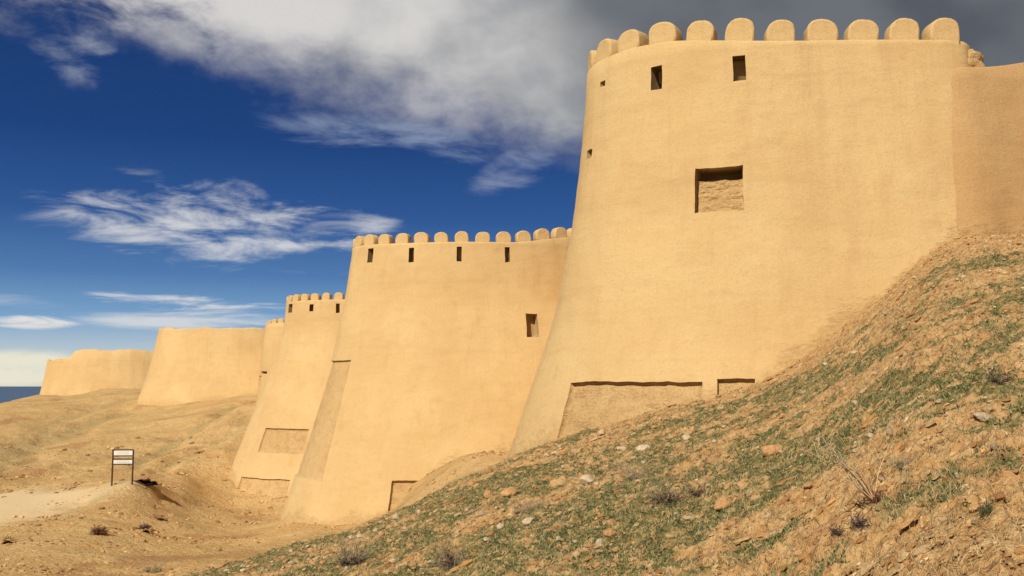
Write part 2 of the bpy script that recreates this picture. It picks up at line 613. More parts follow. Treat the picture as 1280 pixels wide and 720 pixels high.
def build_terrain():
    inner = np.linspace(-R(31), R(31), 1250)
    la = np.concatenate([-np.linspace(R(180), R(62), 40), -np.linspace(R(60), R(32), 36)])
    ra = -la[::-1]
    az = np.concatenate([la, inner, ra])
    lr = np.concatenate([np.linspace(math.log(1.0), math.log(6), 110)[:-1],
                         np.linspace(math.log(6), math.log(34), 760)[:-1],
                         np.linspace(math.log(34), math.log(110), 330)[:-1],
                         np.linspace(math.log(110), math.log(455), 170)])
    A, L = np.meshgrid(az, lr)
    x, y = np.exp(L) * np.sin(A), np.exp(L) * np.cos(A)
    z = height(x, y)
    V = np.stack([x, y, z], -1).reshape(-1, 3)
    nr, na = A.shape
    idx = np.arange(nr * na).reshape(nr, na)
    f = np.stack([idx[:-1, :-1], idx[:-1, 1:], idx[1:, 1:], idx[1:, :-1]], -1).reshape(-1, 4)
    f = f[:, ::-1]
    # close the little disc we stand on
    me = mesh_np('hillside', V, f)
    fore, grass, road, red, _, _ = fields(x, y)
    for nm, arr in (('foreground', fore), ('grass', grass), ('road', road), ('red_soil', red), ('scrub', bands(x, y)[0])):
        a = me.attributes.new(nm, 'FLOAT', 'POINT')
        a.data.foreach_set('value', np.ascontiguousarray(arr.ravel(), dtype=np.float32))
    o = link('ground', me, M['ground'], smooth=True)
    tag(o, 'dry sandy hillside running from the near grassy slope to the far towers', kind='structure')
    # far sheet reaching the horizon
    t = np.linspace(0, 2 * np.pi, 97)[:-1]
    rings = [380, 900, 3000, 12000, 60000]
    V = np.concatenate([np.stack([r * np.sin(t), r * np.cos(t), np.full_like(t, -46.0)], 1) for r in rings])
    f = []
    for j in range(len(rings) - 1):
        for i in range(96):
            f.append((j * 96 + i, j * 96 + (i + 1) % 96, (j + 1) * 96 + (i + 1) % 96, (j + 1) * 96 + i))
    o = link('sea', mesh_np('sea', V, np.array(f)[:, ::-1]), M['sea'])
    tag(o, 'flat blue sea on the horizon behind the far left hillside', kind='structure')


build_terrain()


# ------------------------------------------------------------------ walls and towers
def resample(poly, closed, n=1600):
    """Catmull-Rom through poly -> dense points with arc length"""
    P = np.array(poly, float)
    m = len(P)
    out = []
    segs = m if closed else m - 1
    for i in range(segs):
        if closed:
            p0, p1, p2, p3 = P[(i - 1) % m], P[i], P[(i + 1) % m], P[(i + 2) % m]
        else:
            p0, p1, p2, p3 = P[max(i - 1, 0)], P[i], P[i + 1], P[min(i + 2, m - 1)]
        for t in np.linspace(0, 1, n // segs, endpoint=False):
            out.append(.5 * ((2 * p1) + (-p0 + p2) * t + (2 * p0 - 5 * p1 + 4 * p2 - p3) * t * t + (-p0 + 3 * p1 - 3 * p2 + p3) * t ** 3))
    out.append(P[0] if closed else P[-1])
    out = np.array(out)
    s = np.concatenate([[0], np.cumsum(np.linalg.norm(np.diff(out, axis=0), axis=1))])
    return out, s


class Wall:
    """battered mud wall on a plan curve; s runs along the plan (left to right seen from outside), h is depth below the top"""

    def __init__(w, poly, closed, ztop, zbase, off, base, step=.14, seed=0, wob=1.0, warp=1.0):
        w.warp = warp
        w.wear = 1.7
        w.poly, w.S = resample(poly, closed)
        w.closed, w.L = closed, w.S[-1]
        w.zt_fn, w.zb, w.off = ztop, zbase, off
        w.base = np.array(base, float)
        w.step, w.seed, w.wob = step, seed, wob
        d = np.gradient(w.poly, axis=0)
        if closed:
            d[0] = d[-1] = w.poly[1] - w.poly[-2]
        # smooth tangents
        d /= np.linalg.norm(d, axis=1)[:, None]
        w.N = np.stack([d[:, 1], -d[:, 0]], 1)          # outward is to the right of travel
        w.holes = []

    def plan(w, s):
        s = np.mod(s, w.L) if w.closed else s
        x = np.interp(s, w.S, w.poly[:, 0]); y = np.interp(s, w.S, w.poly[:, 1])
        nx = np.interp(s, w.S, w.N[:, 0]); ny = np.interp(s, w.S, w.N[:, 1])
        l = np.hypot(nx, ny)
        return x, y, nx / l, ny / l

    def ztop(w, s):
        return w.zt_fn(np.asarray(s, float))

    def pt(w, s, z, inset=0.0, noise=True):
        s, z = np.broadcast_arrays(np.asarray(s, float), np.asarray(z, float))
        k_ = sstep(.25, 1.3, w.ztop(s) - z) * w.warp
        s, z = (s + .05 * k_ * fbm(z * 1.1 + w.seed, s * .8, 3, 71),
                z + k_ * (.06 * fbm(s * .9 + 7 * w.seed, z * .5, 3, 75) + .025 * perlin(s * 4, z * 2, 77)))
        x, y, nx, ny = w.plan(s)
        h = np.maximum(w.ztop(s) - z, 0)
        o = np.interp(h, w.off[0], w.off[1])
        o = (o + np.interp(h + .5, w.off[0], w.off[1]) + np.interp(np.maximum(h - .5, 0), w.off[0], w.off[1])) / 3
        if noise:
            ss = s + 50 * w.seed
            q = w.wob
            o = o + q * (.055 * fbm(ss * .35, z * .3, 3, 80) + .018 * fbm(ss * 1.6, z * 1.6, 3, 84)
                         + .03 * perlin(ss * 1.1, z * .12, 88))
        o = o - inset
        return np.stack([x + nx * o, y + ny * o, z], -1)

    def find(w, px, py):
        if not hasattr(w, '_tab'):
            ss = np.linspace(0, w.L, 900)
            vv = np.linspace(0, 1, 420)
            SS, VV = np.meshgrid(ss, vv)
            zt = w.ztop(SS)
            ZZ = w.zb + VV * (zt - w.zb)
            P = w.pt(SS, ZZ)
            u, v = project(P)
            x, y, nx, ny = w.plan(SS)
            ok = (nx * -P[..., 0] + ny * -P[..., 1]) > 0
            w._tab = (SS, ZZ, u, v, ok)
        SS, ZZ, u, v, ok = w._tab
        d = (u - px) ** 2 + (v - py) ** 2 + np.where(ok, 0, 1e9)
        i = np.unravel_index(np.argmin(d), d.shape)
        return SS[i], ZZ[i]

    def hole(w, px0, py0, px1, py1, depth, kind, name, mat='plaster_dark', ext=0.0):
        cy, cx = (py0 + py1) / 2, (px0 + px1) / 2
        if kind == 'patch':
            cy = py0 + 6
        sl, _ = w.find(px0, cy)
        sr, _ = w.find(px1, cy)
        _, zt = w.find(cx, py0)
        _, zb = w.find(cx, py1)
        zt = min(zt, float(np.min(w.ztop(np.linspace(0, w.L, 200)))) - .16)
        h = dict(s0=sl - ext, s1=sr, z0=zb, z1=zt, depth=depth, kind=kind, name=name, mat=mat)
        w.holes.append(h)
        return h

    def build(w, parent, name='wall', mat='plaster', cap=True, thick=.55, walk=1.15):
        sl = list(np.linspace(0, w.L, int(w.L / w.step) + 1))
        vl_n = int((w.ztop(0.0) - w.zb) / w.step)
        ztm = float(np.max(w.ztop(np.linspace(0, w.L, 50))))
        # rows: absolute heights below a reference, last rows blend to the uneven top
        ztmin = float(np.min(w.ztop(np.linspace(0, w.L, 200))))
        zl = list(np.linspace(w.zb, ztmin - .13, vl_n))

        def insert(lst, v, keep):
            if round(v, 6) in keep:
                return
            i = int(np.argmin(np.abs(np.array(lst) - v)))
            if i not in (0, len(lst) - 1) and abs(lst[i] - v) < w.step * .5 and round(lst[i], 6) not in keep:
                lst[i] = v
            else:
                lst.append(v)
                lst.sort()
            keep.add(round(v, 6))
        ks, kz = set(), set()
        for key in ('z0', 'z1', 's0', 's1'):       # line up edges that nearly agree
            seen = []
            for h in w.holes:
                for v in seen:
                    if abs(v - h[key]) < .12 and h['s1'] - h['s0'] < .8:
                        h[key] = v
                        break
                else:
                    seen.append(h[key])
        for h in w.holes:
            insert(sl, h['s0'], ks); insert(sl, h['s1'], ks)
            insert(zl, h['z0'], kz); insert(zl, h['z1'], kz)
        sl, zl = np.array(sl), np.array(zl)
        ns, nz = len(sl), len(zl)
        SS, ZZ = np.meshgrid(sl, zl)
        V = [w.pt(SS, ZZ).reshape(-1, 3)]
        idx = np.arange(ns * nz).reshape(nz, ns)
        f = np.stack([idx[:-1, :-1], idx[:-1, 1:], idx[1:, 1:], idx[1:, :-1]], -1).reshape(-1, 4)
        sc = ((sl[:-1] + sl[1:]) / 2)[None, :].repeat(nz - 1, 0).ravel()
        zc = ((zl[:-1] + zl[1:]) / 2)[:, None].repeat(ns - 1, 1).ravel()
        keep = np.ones(len(f), bool)
        for h in w.holes:
            keep &= ~((sc > h['s0']) & (sc < h['s1']) & (zc > h['z0']) & (zc < h['z1']))
        F_ = [f[keep]]
        # top band, rounded shoulder, walkway behind
        zt = w.ztop(sl)
        rows = [w.pt(sl, zt - .05), w.pt(sl, zt, .045), w.pt(sl, zt, thick - .03), w.pt(sl, zt - .05, thick),
                w.pt(sl, zt - walk, thick)]
        if cap:
            c = w.poly.mean(0)
            inner = w.pt(sl, zt - walk, thick)
            mid = np.concatenate([(inner[:, :2] + c) / 2, inner[:, 2:]], 1)
            cen = np.concatenate([np.repeat(c[None], ns, 0), inner[:, 2:]], 1)
            rows += [mid, cen]
        prev = idx[-1]
        n0 = ns * nz
        for r_ in rows:
            cur = n0 + np.arange(ns)
            V.append(r_)
            F_.append(np.stack([prev[:-1], prev[1:], cur[1:], cur[:-1]], -1))
            prev = cur
            n0 += ns
        V = np.concatenate(V) - w.base
        me = mesh_np(name, V, np.concatenate(F_))
        W_ = V + w.base
        above = W_[:, 2] - height(W_[:, 0], W_[:, 1], False)
        reach = .35 + w.wear * np.clip(.5 + 1.3 * fbm(W_[:, 0] * .45, W_[:, 1] * .45 + W_[:, 2] * .2, 3, 140), 0, 1.4)
        wr = np.clip(1.15 - above / reach, 0, 1)
        a_ = me.attributes.new('wear', 'FLOAT', 'POINT')
        a_.data.foreach_set('value', np.ascontiguousarray(wr, dtype=np.float32))
        o = link(name, me, M[mat], parent, smooth=True)
        for h in w.holes:
            w.build_hole(h, sl, zl, parent)
        return o

    def build_hole(w, h, sl, zl, parent):
        s = sl[(sl >= h['s0'] - 1e-7) & (sl <= h['s1'] + 1e-7)]
        z = zl[(zl >= h['z0'] - 1e-7) & (zl <= h['z1'] + 1e-7)]
        if len(s) < 2 or len(z) < 2:
            return
        SS, ZZ = np.meshgrid(s, z)
        front = w.pt(SS, ZZ)
        rough = .05 if h['kind'] == 'patch' else .03
        d = h['depth']
        dep = d + rough * fbm(SS * 3 + 9, ZZ * 3, 3, 90)
        back = w.pt(SS, ZZ, 0) 
        x, y, nx, ny = w.plan(SS)
        back = back - np.stack([nx * dep, ny * dep, 0 * nx], -1)
        nz, ns = SS.shape
        V = [front.reshape(-1, 3), back.reshape(-1, 3)]
        fi = np.arange(ns * nz).reshape(nz, ns)
        bi = fi + ns * nz
        F_ = [np.stack([bi[:-1, :-1], bi[:-1, 1:], bi[1:, 1:], bi[1:, :-1]], -1).reshape(-1, 4)]
        for a, b, flip in ((fi[0], bi[0], 0), (fi[-1], bi[-1], 1), (fi[:, 0], bi[:, 0], 1), (fi[:, -1], bi[:, -1], 0)):
            q = np.stack([a[:-1], a[1:], b[1:], b[:-1]], -1)
            F_.append(q[:, ::-1] if flip else q)
        me = mesh_np(h['name'], np.concatenate(V) - w.base, np.concatenate(F_))
        o = link(h['name'], me, M[h['mat']], parent)
        if h['kind'] == 'niche':
            # rough blocking wall that fills the niche to four fifths of its height
            zz = np.linspace(h['z0'] + .002, h['z0'] + (h['z1'] - h['z0']) * .76, 70)
            sx = np.linspace(h['s0'] + .004, h['s1'] - .004, 80)
            SS, ZZ = np.meshgrid(sx, zz)
            x, y, nx, ny = w.plan(SS)
            ed = .0
            dep = .34 + .08 * fbm(SS * 2.2, ZZ * 4, 5, 91) + .02 * fbm(SS * 9, ZZ * 14, 3, 94) + .05 * (ZZ - h['z0']) + .012 * sstep(-.2, .95, fbm(SS * 3, ZZ * 3, 2, 97) * 2.0) * sstep(.3, .95, np.sin(ZZ * 2 * np.pi / .17 + 2.2 * fbm(SS * 1.3, ZZ * 2, 3, 96)))
            ZJ = ZZ + .10 * perlin(SS * 2.1, SS * 0 + 3, 93) * ((ZZ - h['z0']) / (h['z1'] - h['z0'])) ** 3
            fr = w.pt(SS, ZZ) - np.stack([nx * dep, ny * dep, 0 * nx], -1)
            fr[..., 2] = ZJ
            bk = fr[-1] - np.stack([nx[-1] * .45, ny[-1] * .45, 0 * nx[-1] + .02], -1)
            V = np.concatenate([fr.reshape(-1, 3), bk]) - w.base
            ii = np.arange(fr.shape[0] * fr.shape[1] + fr.shape[1]).reshape(fr.shape[0] + 1, fr.shape[1])
            f = np.stack([ii[:-1, :-1], ii[:-1, 1:], ii[1:, 1:], ii[1:, :-1]], -1).reshape(-1, 4)
            link('blocking', mesh_np('blocking', V, f), M['plaster_rough'], o)


def merlon_mesh(width, height, thick, seed):
    bm = bmesh.new()
    prof = [(-width / 2, -.12), (-width / 2, height * .2), (-width * .495, height * .48)]
    for k in range(1, 10):
        a = math.pi - k * math.pi / 10
        prof.append((math.copysign(abs(math.cos(a)) ** .85, math.cos(a)) * width * .49, height * .48 + math.sin(a) * height * .52))
    prof += [(width * .495, height * .48), (width / 2, height * .2), (width / 2, -.12)]
    fr = [bm.verts.new((x, -thick / 2, z)) for x, z in prof]
    bk = [bm.verts.new((x, thick / 2, z)) for x, z in prof]
    bm.faces.new(fr)
    bm.faces.new(bk[::-1])
    for i in range(len(prof)):
        j = (i + 1) % len(prof)
        bm.faces.new((fr[i], bk[i], bk[j], fr[j]))
    bmesh.ops.recalc_face_normals(bm, faces=bm.faces)
    edges = [e for e in bm.edges if abs(e.verts[0].co.y - e.verts[1].co.y) < 1e-6 and min(e.verts[0].co.z, e.verts[1].co.z) > -.1 or
             (abs(e.verts[0].co.y - e.verts[1].co.y) < 1e-6 and abs(e.verts[0].co.x - e.verts[1].co.x) < 1e-6)]
    bmesh.ops.bevel(bm, geom=edges, offset=min(.07, thick * .15), segments=3, affect='EDGES', profile=.5)
    rr = random.Random(seed)
    for v in bm.verts:
        v.co += Vector([rr.uniform(-1, 1) * .009 for _ in range(3)])
        v.co.x += .02 * math.sin(v.co.z * 5 + seed)
    me = bm_mesh('merlon', bm)
    me.polygons.foreach_set('use_smooth', [len(p.vertices) < 8 for p in me.polygons])
    return me


def merlons(w, parent, s_list, width, height, thick, seed=0, mat='plaster'):
    variants = [merlon_mesh(width, height, thick, seed * 10 + k) for k in range(4)]
    rr = random.Random(seed)
    for i, s in enumerate(s_list):
        x, y, nx, ny = w.plan(np.array(float(s)))
        zt = float(w.ztop(float(s)))
        o = link('merlon', variants[i % 4], M[mat], parent)
        ins = thick / 2 + .045
        ox = float(w.pt(float(s), zt, ins)[0]); oy = float(w.pt(float(s), zt, ins)[1])
        o.location = Vector((ox, oy, zt)) - Vector(w.base)
        o.rotation_euler = (0, rr.uniform(-.012, .012), math.atan2(float(nx), -float(ny)) )
        k = 1 + rr.uniform(-.05, .05)
        o.scale = (k, 1, 1 + rr.uniform(-.06, .06))


def ellipse(cx, cy, a, b, n=28, rot=0.0, pw=1.0):
    """clockwise seen from above when walked from the back: back -> left -> front -> right"""
    out = []
    for k in range(n):
        t = 2 * math.pi * k / n
        # t=0 back(+y); t=90 left(-x); 180 front(-y)
        sx, sy = -math.sin(t), math.cos(t)
        x = a * math.copysign(abs(sx) ** pw, sx); y = b * math.copysign(abs(sy) ** pw, sy)
        out.append((cx + x * math.cos(rot) - y * math.sin(rot), cy + x * math.sin(rot) + y * math.cos(rot)))
    return out


def offs(pairs):
    a = np.array(pairs, float)
    return a[:, 0], a[:, 1]


# --- tower 1: the big near tower ------------------------------------------------
t1 = empty('round_tower', (10.2, 35, 0))
tag(t1, 'tallest nearest mud brick tower with large square blocked window and rounded merlons', 'tower', 'towers of the fortress')
poly = []
cxx, cyy, ra_, rb_ = 9.4, 33.7, 6.75, 4.3
for a in list(range(180, 0, -12)) + [0]:       # from the back by the left to the flat front
    t = R(a)
    poly.append((cxx - ra_ * math.sin(t), cyy - rb_ * math.cos(t)))
poly += [(10.8, 29.33), (12.2, 29.28), (13.35, 29.3), (13.95, 29.6), (14.3, 30.5), (14.6, 33.2), (14.2, 36.2), (12.2, 37.9)]


def top1(s):
    # the crest climbs a little towards the left flank
    k = 17.5
    return 10.45 + .42 * sstep(0, 6.5, k - s) + .02 * np.sin(s * 1.1)


w1 = Wall(poly, True, top1, -5.5,
          offs([(0, 0), (2, .16), (5.6, .61), (9, 1.32), (12.7, 2.62), (16, 3.9)]), t1.location, .12, 1)
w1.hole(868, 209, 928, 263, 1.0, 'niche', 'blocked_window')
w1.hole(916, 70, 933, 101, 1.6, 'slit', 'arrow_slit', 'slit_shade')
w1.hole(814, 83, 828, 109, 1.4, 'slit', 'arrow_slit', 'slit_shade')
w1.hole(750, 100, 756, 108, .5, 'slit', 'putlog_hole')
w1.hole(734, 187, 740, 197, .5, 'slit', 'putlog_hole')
w1.hole(713, 477, 877, 640, .17, 'patch', 'exposed_brickwork', 'plaster_rough')
w1.hole(896, 473, 943, 640, .17, 'patch', 'exposed_brickwork', 'plaster_rough')
w1.build(t1)
sr, _ = w1.find(1185, 60)
merlons(w1, t1, [sr - 1.24 * k for k in range(0, 13)], .91, .70, .62, 1)
# broken stump of parapet beyond the last merlon
bm = bmesh.new()
bmesh.ops.create_icosphere(bm, subdivisions=4, radius=1)
for v in bm.verts:
    n = fbm(np.array([v.co.x * 1.8 + 3]), np.array([v.co.z * 1.8 + v.co.y * 1.3]), 4, 3)[0]
    v.co *= 1 + .35 * n
    v.co.x *= .62; v.co.y *= .5; v.co.z *= .5
st = link('broken_parapet', bm_mesh('broken_parapet', bm), M['plaster_rough'], t1, True)
p = Vector((13.95, 29.95, 10.1))
st.location = p - Vector(t1.location) + Vector((.0, .0, -.28))

# --- curtain wall on the right ---------------------------------------------------
cw = empty('curtain_wall', (15, 28, 4))
tag(cw, 'plain shaded mud wall without merlons joining the near tower at the right edge', 'wall')
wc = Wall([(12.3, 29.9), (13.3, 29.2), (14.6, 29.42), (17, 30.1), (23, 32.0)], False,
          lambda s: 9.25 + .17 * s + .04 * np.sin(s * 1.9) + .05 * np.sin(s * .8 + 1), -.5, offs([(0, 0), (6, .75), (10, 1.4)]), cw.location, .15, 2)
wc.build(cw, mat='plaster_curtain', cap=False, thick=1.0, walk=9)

# --- tower 2 ---------------------------------------------------------------------
t2 = empty('round_tower', (-2.4, 62, 0))
tag(t2, 'second tower from the right, broad and pale with a full row of rounded merlons', 'tower', 'towers of the fortress')
w2 = Wall(ellipse(-2.55, 62.3, 7.5, 4.3), True, lambda s: 8.42 + .14 * sstep(16, 10, s) + .55 * sstep(21.0, 26, s), -12.5,
          offs([(0, 0), (3.2, .38), (7, 1.15), (11, 2.3), (16, 3.85), (21, 5.5)]), t2.location, .16, 3)
for px in (463, 514, 574, 634):
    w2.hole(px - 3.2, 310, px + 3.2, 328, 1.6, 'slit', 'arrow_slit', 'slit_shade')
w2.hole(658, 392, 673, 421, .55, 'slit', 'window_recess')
w2.hole(418, 451, 437, 604, .13, 'patch', 'exposed_brickwork', 'plaster_flank', 3.2)
w2.hole(489, 601, 560, 660, .2, 'patch', 'exposed_brickwork', 'plaster_rough')
w2.build(t2)
s0, _ = w2.find(577, 304)
merlons(w2, t2, [s0 + 1.24 * k for k in range(-10, 11)], .86, .64, .55, 2)

# --- curtain between tower 1 and 2 -----------------------------------------------
c2 = empty('curtain_wall', (4.6, 50, -3))
tag(c2, 'wall hidden between the nearest tower and the second tower', 'wall')
Wall([(4.0, 61), (5.6, 52), (7.5, 42.5)], False, lambda s: 8.3 + .10 * s, -6, offs([(0, 0), (14, 1.8)]), c2.location, .3, 4).build(c2, cap=False, thick=1.0, walk=12)

# --- tower 3 ---------------------------------------------------------------------
t3 = empty('round_tower', (-14.6, 97, 0))
tag(t3, 'slim looking third tower from the right, half hidden, with two square plaster scars low down', 'tower', 'towers of the fortress')
w3 = Wall(ellipse(-14.6, 97, 7.4, 5.2), True, lambda s: 7.95 + 0 * s, -15,
          offs([(0, 0), (2.6, .16), (5, .75), (9.3, 2.4), (17.6, 5.4), (23, 7.3)]), t3.location, .2, 5)
for px in (363, 389, 422):
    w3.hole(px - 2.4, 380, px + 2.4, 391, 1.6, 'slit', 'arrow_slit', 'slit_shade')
w3.hole(330, 536, 385, 567, .16, 'patch', 'exposed_brickwork', 'plaster_rough')
w3.hole(299, 599, 362, 660, .16, 'patch', 'exposed_brickwork', 'plaster_rough')
w3.build(t3)
s0, _ = w3.find(392, 378)
merlons(w3, t3, [s0 + 1.24 * k for k in range(-7, 9)], .86, .64, .55, 3)
c3 = empty('curtain_wall', (-7, 78, -6))
tag(c3, 'wall hidden between the second tower and the third tower', 'wall')
Wall([(-9, 94), (-6, 80), (-3.5, 66)], False, lambda s: 7.4 + 0 * s, -12, offs([(0, 0), (19, 2.2)]), c3.location, .4, 6).build(c3, cap=False, thick=1.0, walk=16)

# --- tower 4: only a sliver ------------------------------------------------------
t4 = empty('round_tower', (-24.5, 121, 0))
tag(t4, 'narrow sliver of lower crenellated tower just left of the half hidden third tower', 'tower', 'towers of the fortress')
w4 = Wall(ellipse(-24.0, 122, 6.2, 4.6), True, lambda s: 6.95 + .5 * sstep(9, 12, s), -12,
          offs([(0, 0), (8, .7), (18, 2.2)]), t4.location, .25, 7)
w4.hole(319, 459, 325, 463, .8, 'slit', 'putlog_hole')
w4.hole(327, 464, 334, 467, .6, 'slit', 'putlog_hole')
w4.hole(316, 469, 326, 484, .15, 'patch', 'exposed_brickwork', 'plaster_rough')
w4.build(t4)
s0, _ = w4.find(335, 410)
merlons(w4, t4, [s0 + 1.15 * k for k in range(-3, 7)], .84, .5, .5, 4)

# --- tower 5 ---------------------------------------------------------------------
t5 = empty('round_tower', (-44.5, 160, 0))
tag(t5, 'far smooth rounded tower with a flat plain top and no merlons', 'tower', 'towers of the fortress')
w5 = Wall(ellipse(-43.2, 158, 12.5, 8.4), True, lambda s: 8.95 - .35 * sstep(17, 27, s) + .05 * np.sin(s * 1.7) + .12 * np.maximum(0, np.sin(s * .9)) * sstep(18, 24, s), -10,
          offs([(0, 0), (4, .75), (8, 1.8), (12, 3.1), (18, 5.4)]), t5.location, .28, 8)
w5.build(t5)
c5 = empty('curtain_wall', (-31, 135, 2))
tag(c5, 'low far wall stub with crumbled top between the plain tower and the sliver tower', 'wall')
Wall([(-36, 152), (-32.5, 143), (-31.3, 134), (-29, 124)], False, lambda s: 8.0 + .15 * np.sin(s * 1.1) + .1 * np.sin(s * 2.3), -8,
     offs([(0, 0), (8, 1.1), (16, 2.4)]), c5.location, .3, 9).build(c5, cap=False, thick=.9, walk=12)

# --- tower 6 ---------------------------------------------------------------------
t6 = empty('round_tower', (-78, 205, 0))
tag(t6, 'farthest broad worn rampart with a stepped left end above the sea horizon', 'tower', 'towers of the fortress')


P6 = ellipse(-78.4, 206, 16.6, 12.0)
O6 = offs([(0, 0), (4, .6), (8, 1.4), (14, 3.0), (20, 4.8)])
s6, _ = Wall(P6, True, lambda s: 6.6 + 0 * s, -12, O6, t6.location, .34, 10).find(84, 442)
s6b, _ = Wall(P6, True, lambda s: 6.6 + 0 * s, -12, O6, t6.location, .34, 10).find(97, 440)


def top6(s):
    return 5.1 + .4 * sstep(-1.5, -.2, s - s6) + 1.45 * sstep(s6, s6b, s) + .14 * np.sin(s * .8) + .06 * np.sin(s * 2.7)


w6 = Wall(P6, True, top6, -12, O6, t6.location, .34, 10)
w6.build(t6)

# ------------------------------------------------------------------ information sign
g = on_ground(140, 607, 55, 75)
sx, sy = g.x, g.y
px_m = g.y / F
W_, H_ = 24.5 * px_m, 44 * px_m
sg = empty('information_sign', (sx + W_ / 2, sy, g.z), R(4))
tag(sg, 'small two board information sign with brown steel frame on the sandy slope', 'sign')


def box_bm(bm, c, d):
    m = bmesh.ops.create_cube(bm, size=1)
    for v in m['verts']:
        v.co = Vector((v.co.x * d[0] + c[0], v.co.y * d[1] + c[1], v.co.z * d[2] + c[2]))


for s in (-1, 1):
    bm = bmesh.new()
    zb = hz(sg.location.x + s * W_ / 2, sy) - g.z - .3
    box_bm(bm, (s * W_ / 2, 0, (H_ + zb) / 2), (.085, .085, H_ - zb))
    bmesh.ops.bevel(bm, geom=bm.edges[:], offset=.008, segments=1)
    link('post', bm_mesh('post', bm), M['steel'], sg)
for z0, z1 in ((36.2, 43.6), (26.0, 32.2)):
    a, b = z0 * px_m, z1 * px_m
    for zz in (a, b):
        bm = bmesh.new()
        box_bm(bm, (0, 0, zz), (W_ - .09, .06, .07))
        link('rail', bm_mesh('rail', bm), M['steel'], sg)
    bm = bmesh.new()
    box_bm(bm, (0, 0, (a + b) / 2), (W_ - .1, .03, b - a - .075))
    bd = link('board', bm_mesh('board', bm), M['board'], sg)
    bm = bmesh.new()
    for k in range(2):
        box_bm(bm, (random.uniform(-.03, .03), -.019, a + (b - a) * (.36 + .28 * k)), (W_ * .62, .004, .012))
    link('lettering', bm_mesh('lettering', bm), M['ink'], bd)


# ------------------------------------------------------------------ stones
def stone_mesh(seed, flat=.6):
    bm = bmesh.new()
    bmesh.ops.create_icosphere(bm, subdivisions=3, radius=.5)
    rr = random.Random(seed)
    planes = [(Vector((rr.gauss(0, 1), rr.gauss(0, 1), rr.gauss(0, 1))).normalized(), rr.uniform(.30, .43)) for _ in range(9)]
    for v in bm.verts:
        for n, d in planes:
            k = v.co.dot(n) - d
            if k > 0:
                v.co -= n * k * .9
        nn = fbm(np.array([v.co.x * 3 + seed]), np.array([v.co.y * 3 + v.co.z * 2]), 3, 2)[0]
        v.co *= 1 + .12 * nn
        v.co.z *= flat
        v.co.y *= .8
    me = bm_mesh('stone', bm)
    me.polygons.foreach_set('use_smooth', np.zeros(len(me.polygons), dtype=bool))
    return me


stone_vars = {k: [] for k in ('stone', 'stone_warm', 'stone_grey')}
for k in stone_vars:
    for i in range(5):
        me = stone_mesh(i * 7 + len(k), .45 + .08 * i)
        me.materials.append(M[k])
        stone_vars[k].append(me)


def put_stone(px, py, wpx, mat, label, group=None, i=0, rz=None, sq=1.0):
    g = on_ground(px, py)
    me = stone_vars[mat][i % 5]
    o = bpy.data.objects.new('stone', me)
    COL.objects.link(o)
    s = wpx * g.y / F * 1.25
    rz = random.uniform(0, 6.28) if rz is None else rz
    o.scale = (s, s, s * sq)
    slope = Vector((hz(g.x + .2, g.y) - hz(g.x - .2, g.y), hz(g.x, g.y + .2) - hz(g.x, g.y - .2), 0)) / .4
    o.rotation_euler = (slope.y * .5, -slope.x * .6, rz * .3)
    o.location = (g.x, g.y, g.z + s * .10)
    tag(o, label, 'stone', group)
    return o


special = [
    (735, 603, 21, 'stone', 'cream domed stone, largest pale one below the cracked plaster patch', 1),
    (764, 656, 13, 'stone_warm', 'small orange stone in grass above the bottom edge', 2),
    (762, 669, 14, 'stone_warm', 'reddish orange stone just below a paler orange one', 3),
    (635, 620, 24, 'stone_warm', 'flat pinkish orange stone beside a rounder one, left of centre', 0),
    (611, 621, 13, 'stone_warm', 'round pale orange stone touching the left of a flatter one', 4),
    (625, 660, 12, 'stone', 'off white oval stone in green grass, lower middle', 2),
    (661, 655, 14, 'stone', 'long tilted cream stone among grass, lower middle', 3),
    (608, 676, 9, 'stone', 'bright white pebble like stone above the bare orange patch', 1),
    (491, 703, 11, 'stone', 'white stone beside the dark shrub near the bottom edge', 0),
    (857, 550, 13, 'stone', 'pale stone high on the slope under the plaster patch', 2),
    (777, 563, 13, 'stone', 'flat cream stone, left of two near the wall foot', 0),
    (805, 563, 16, 'stone', 'flat cream stone, right of two near the wall foot', 3),
    (1089, 547, 12, 'stone', 'light stone left of a grey one on the upper right slope', 1),
    (1113, 543, 12, 'stone_grey', 'drab stone in the upper middle of the right slope', 4),
    (1228, 524, 22, 'stone', 'long white flat stone near the right edge of the slope', 0),
    (1243, 561, 12, 'stone_grey', 'small grey stone near the right edge in grass', 2),
    (903, 634, 20, 'stone_warm', 'orange clod like rock right of the dark purple shrub', 1),
    (965, 566, 22, 'stone_warm', 'rounded orange rock with a dark shadowed hollow at its right', 3),
    (750, 681, 12, 'stone', 'beige stone at the lower edge of the grass band', 4),
    (862, 650, 10, 'stone', 'small beige stone right below the purple shrub', 2),
    (1010, 610, 12, 'stone_warm', 'tan rock left of the long dry stalks', 0),
    (450, 672, 9, 'stone', 'white stone among grass at lower left of the slope', 1),
]
for px, py, wp, mt, lb, i in special:
    put_stone(px, py, wp, mt, lb, None, i)
nst = 0
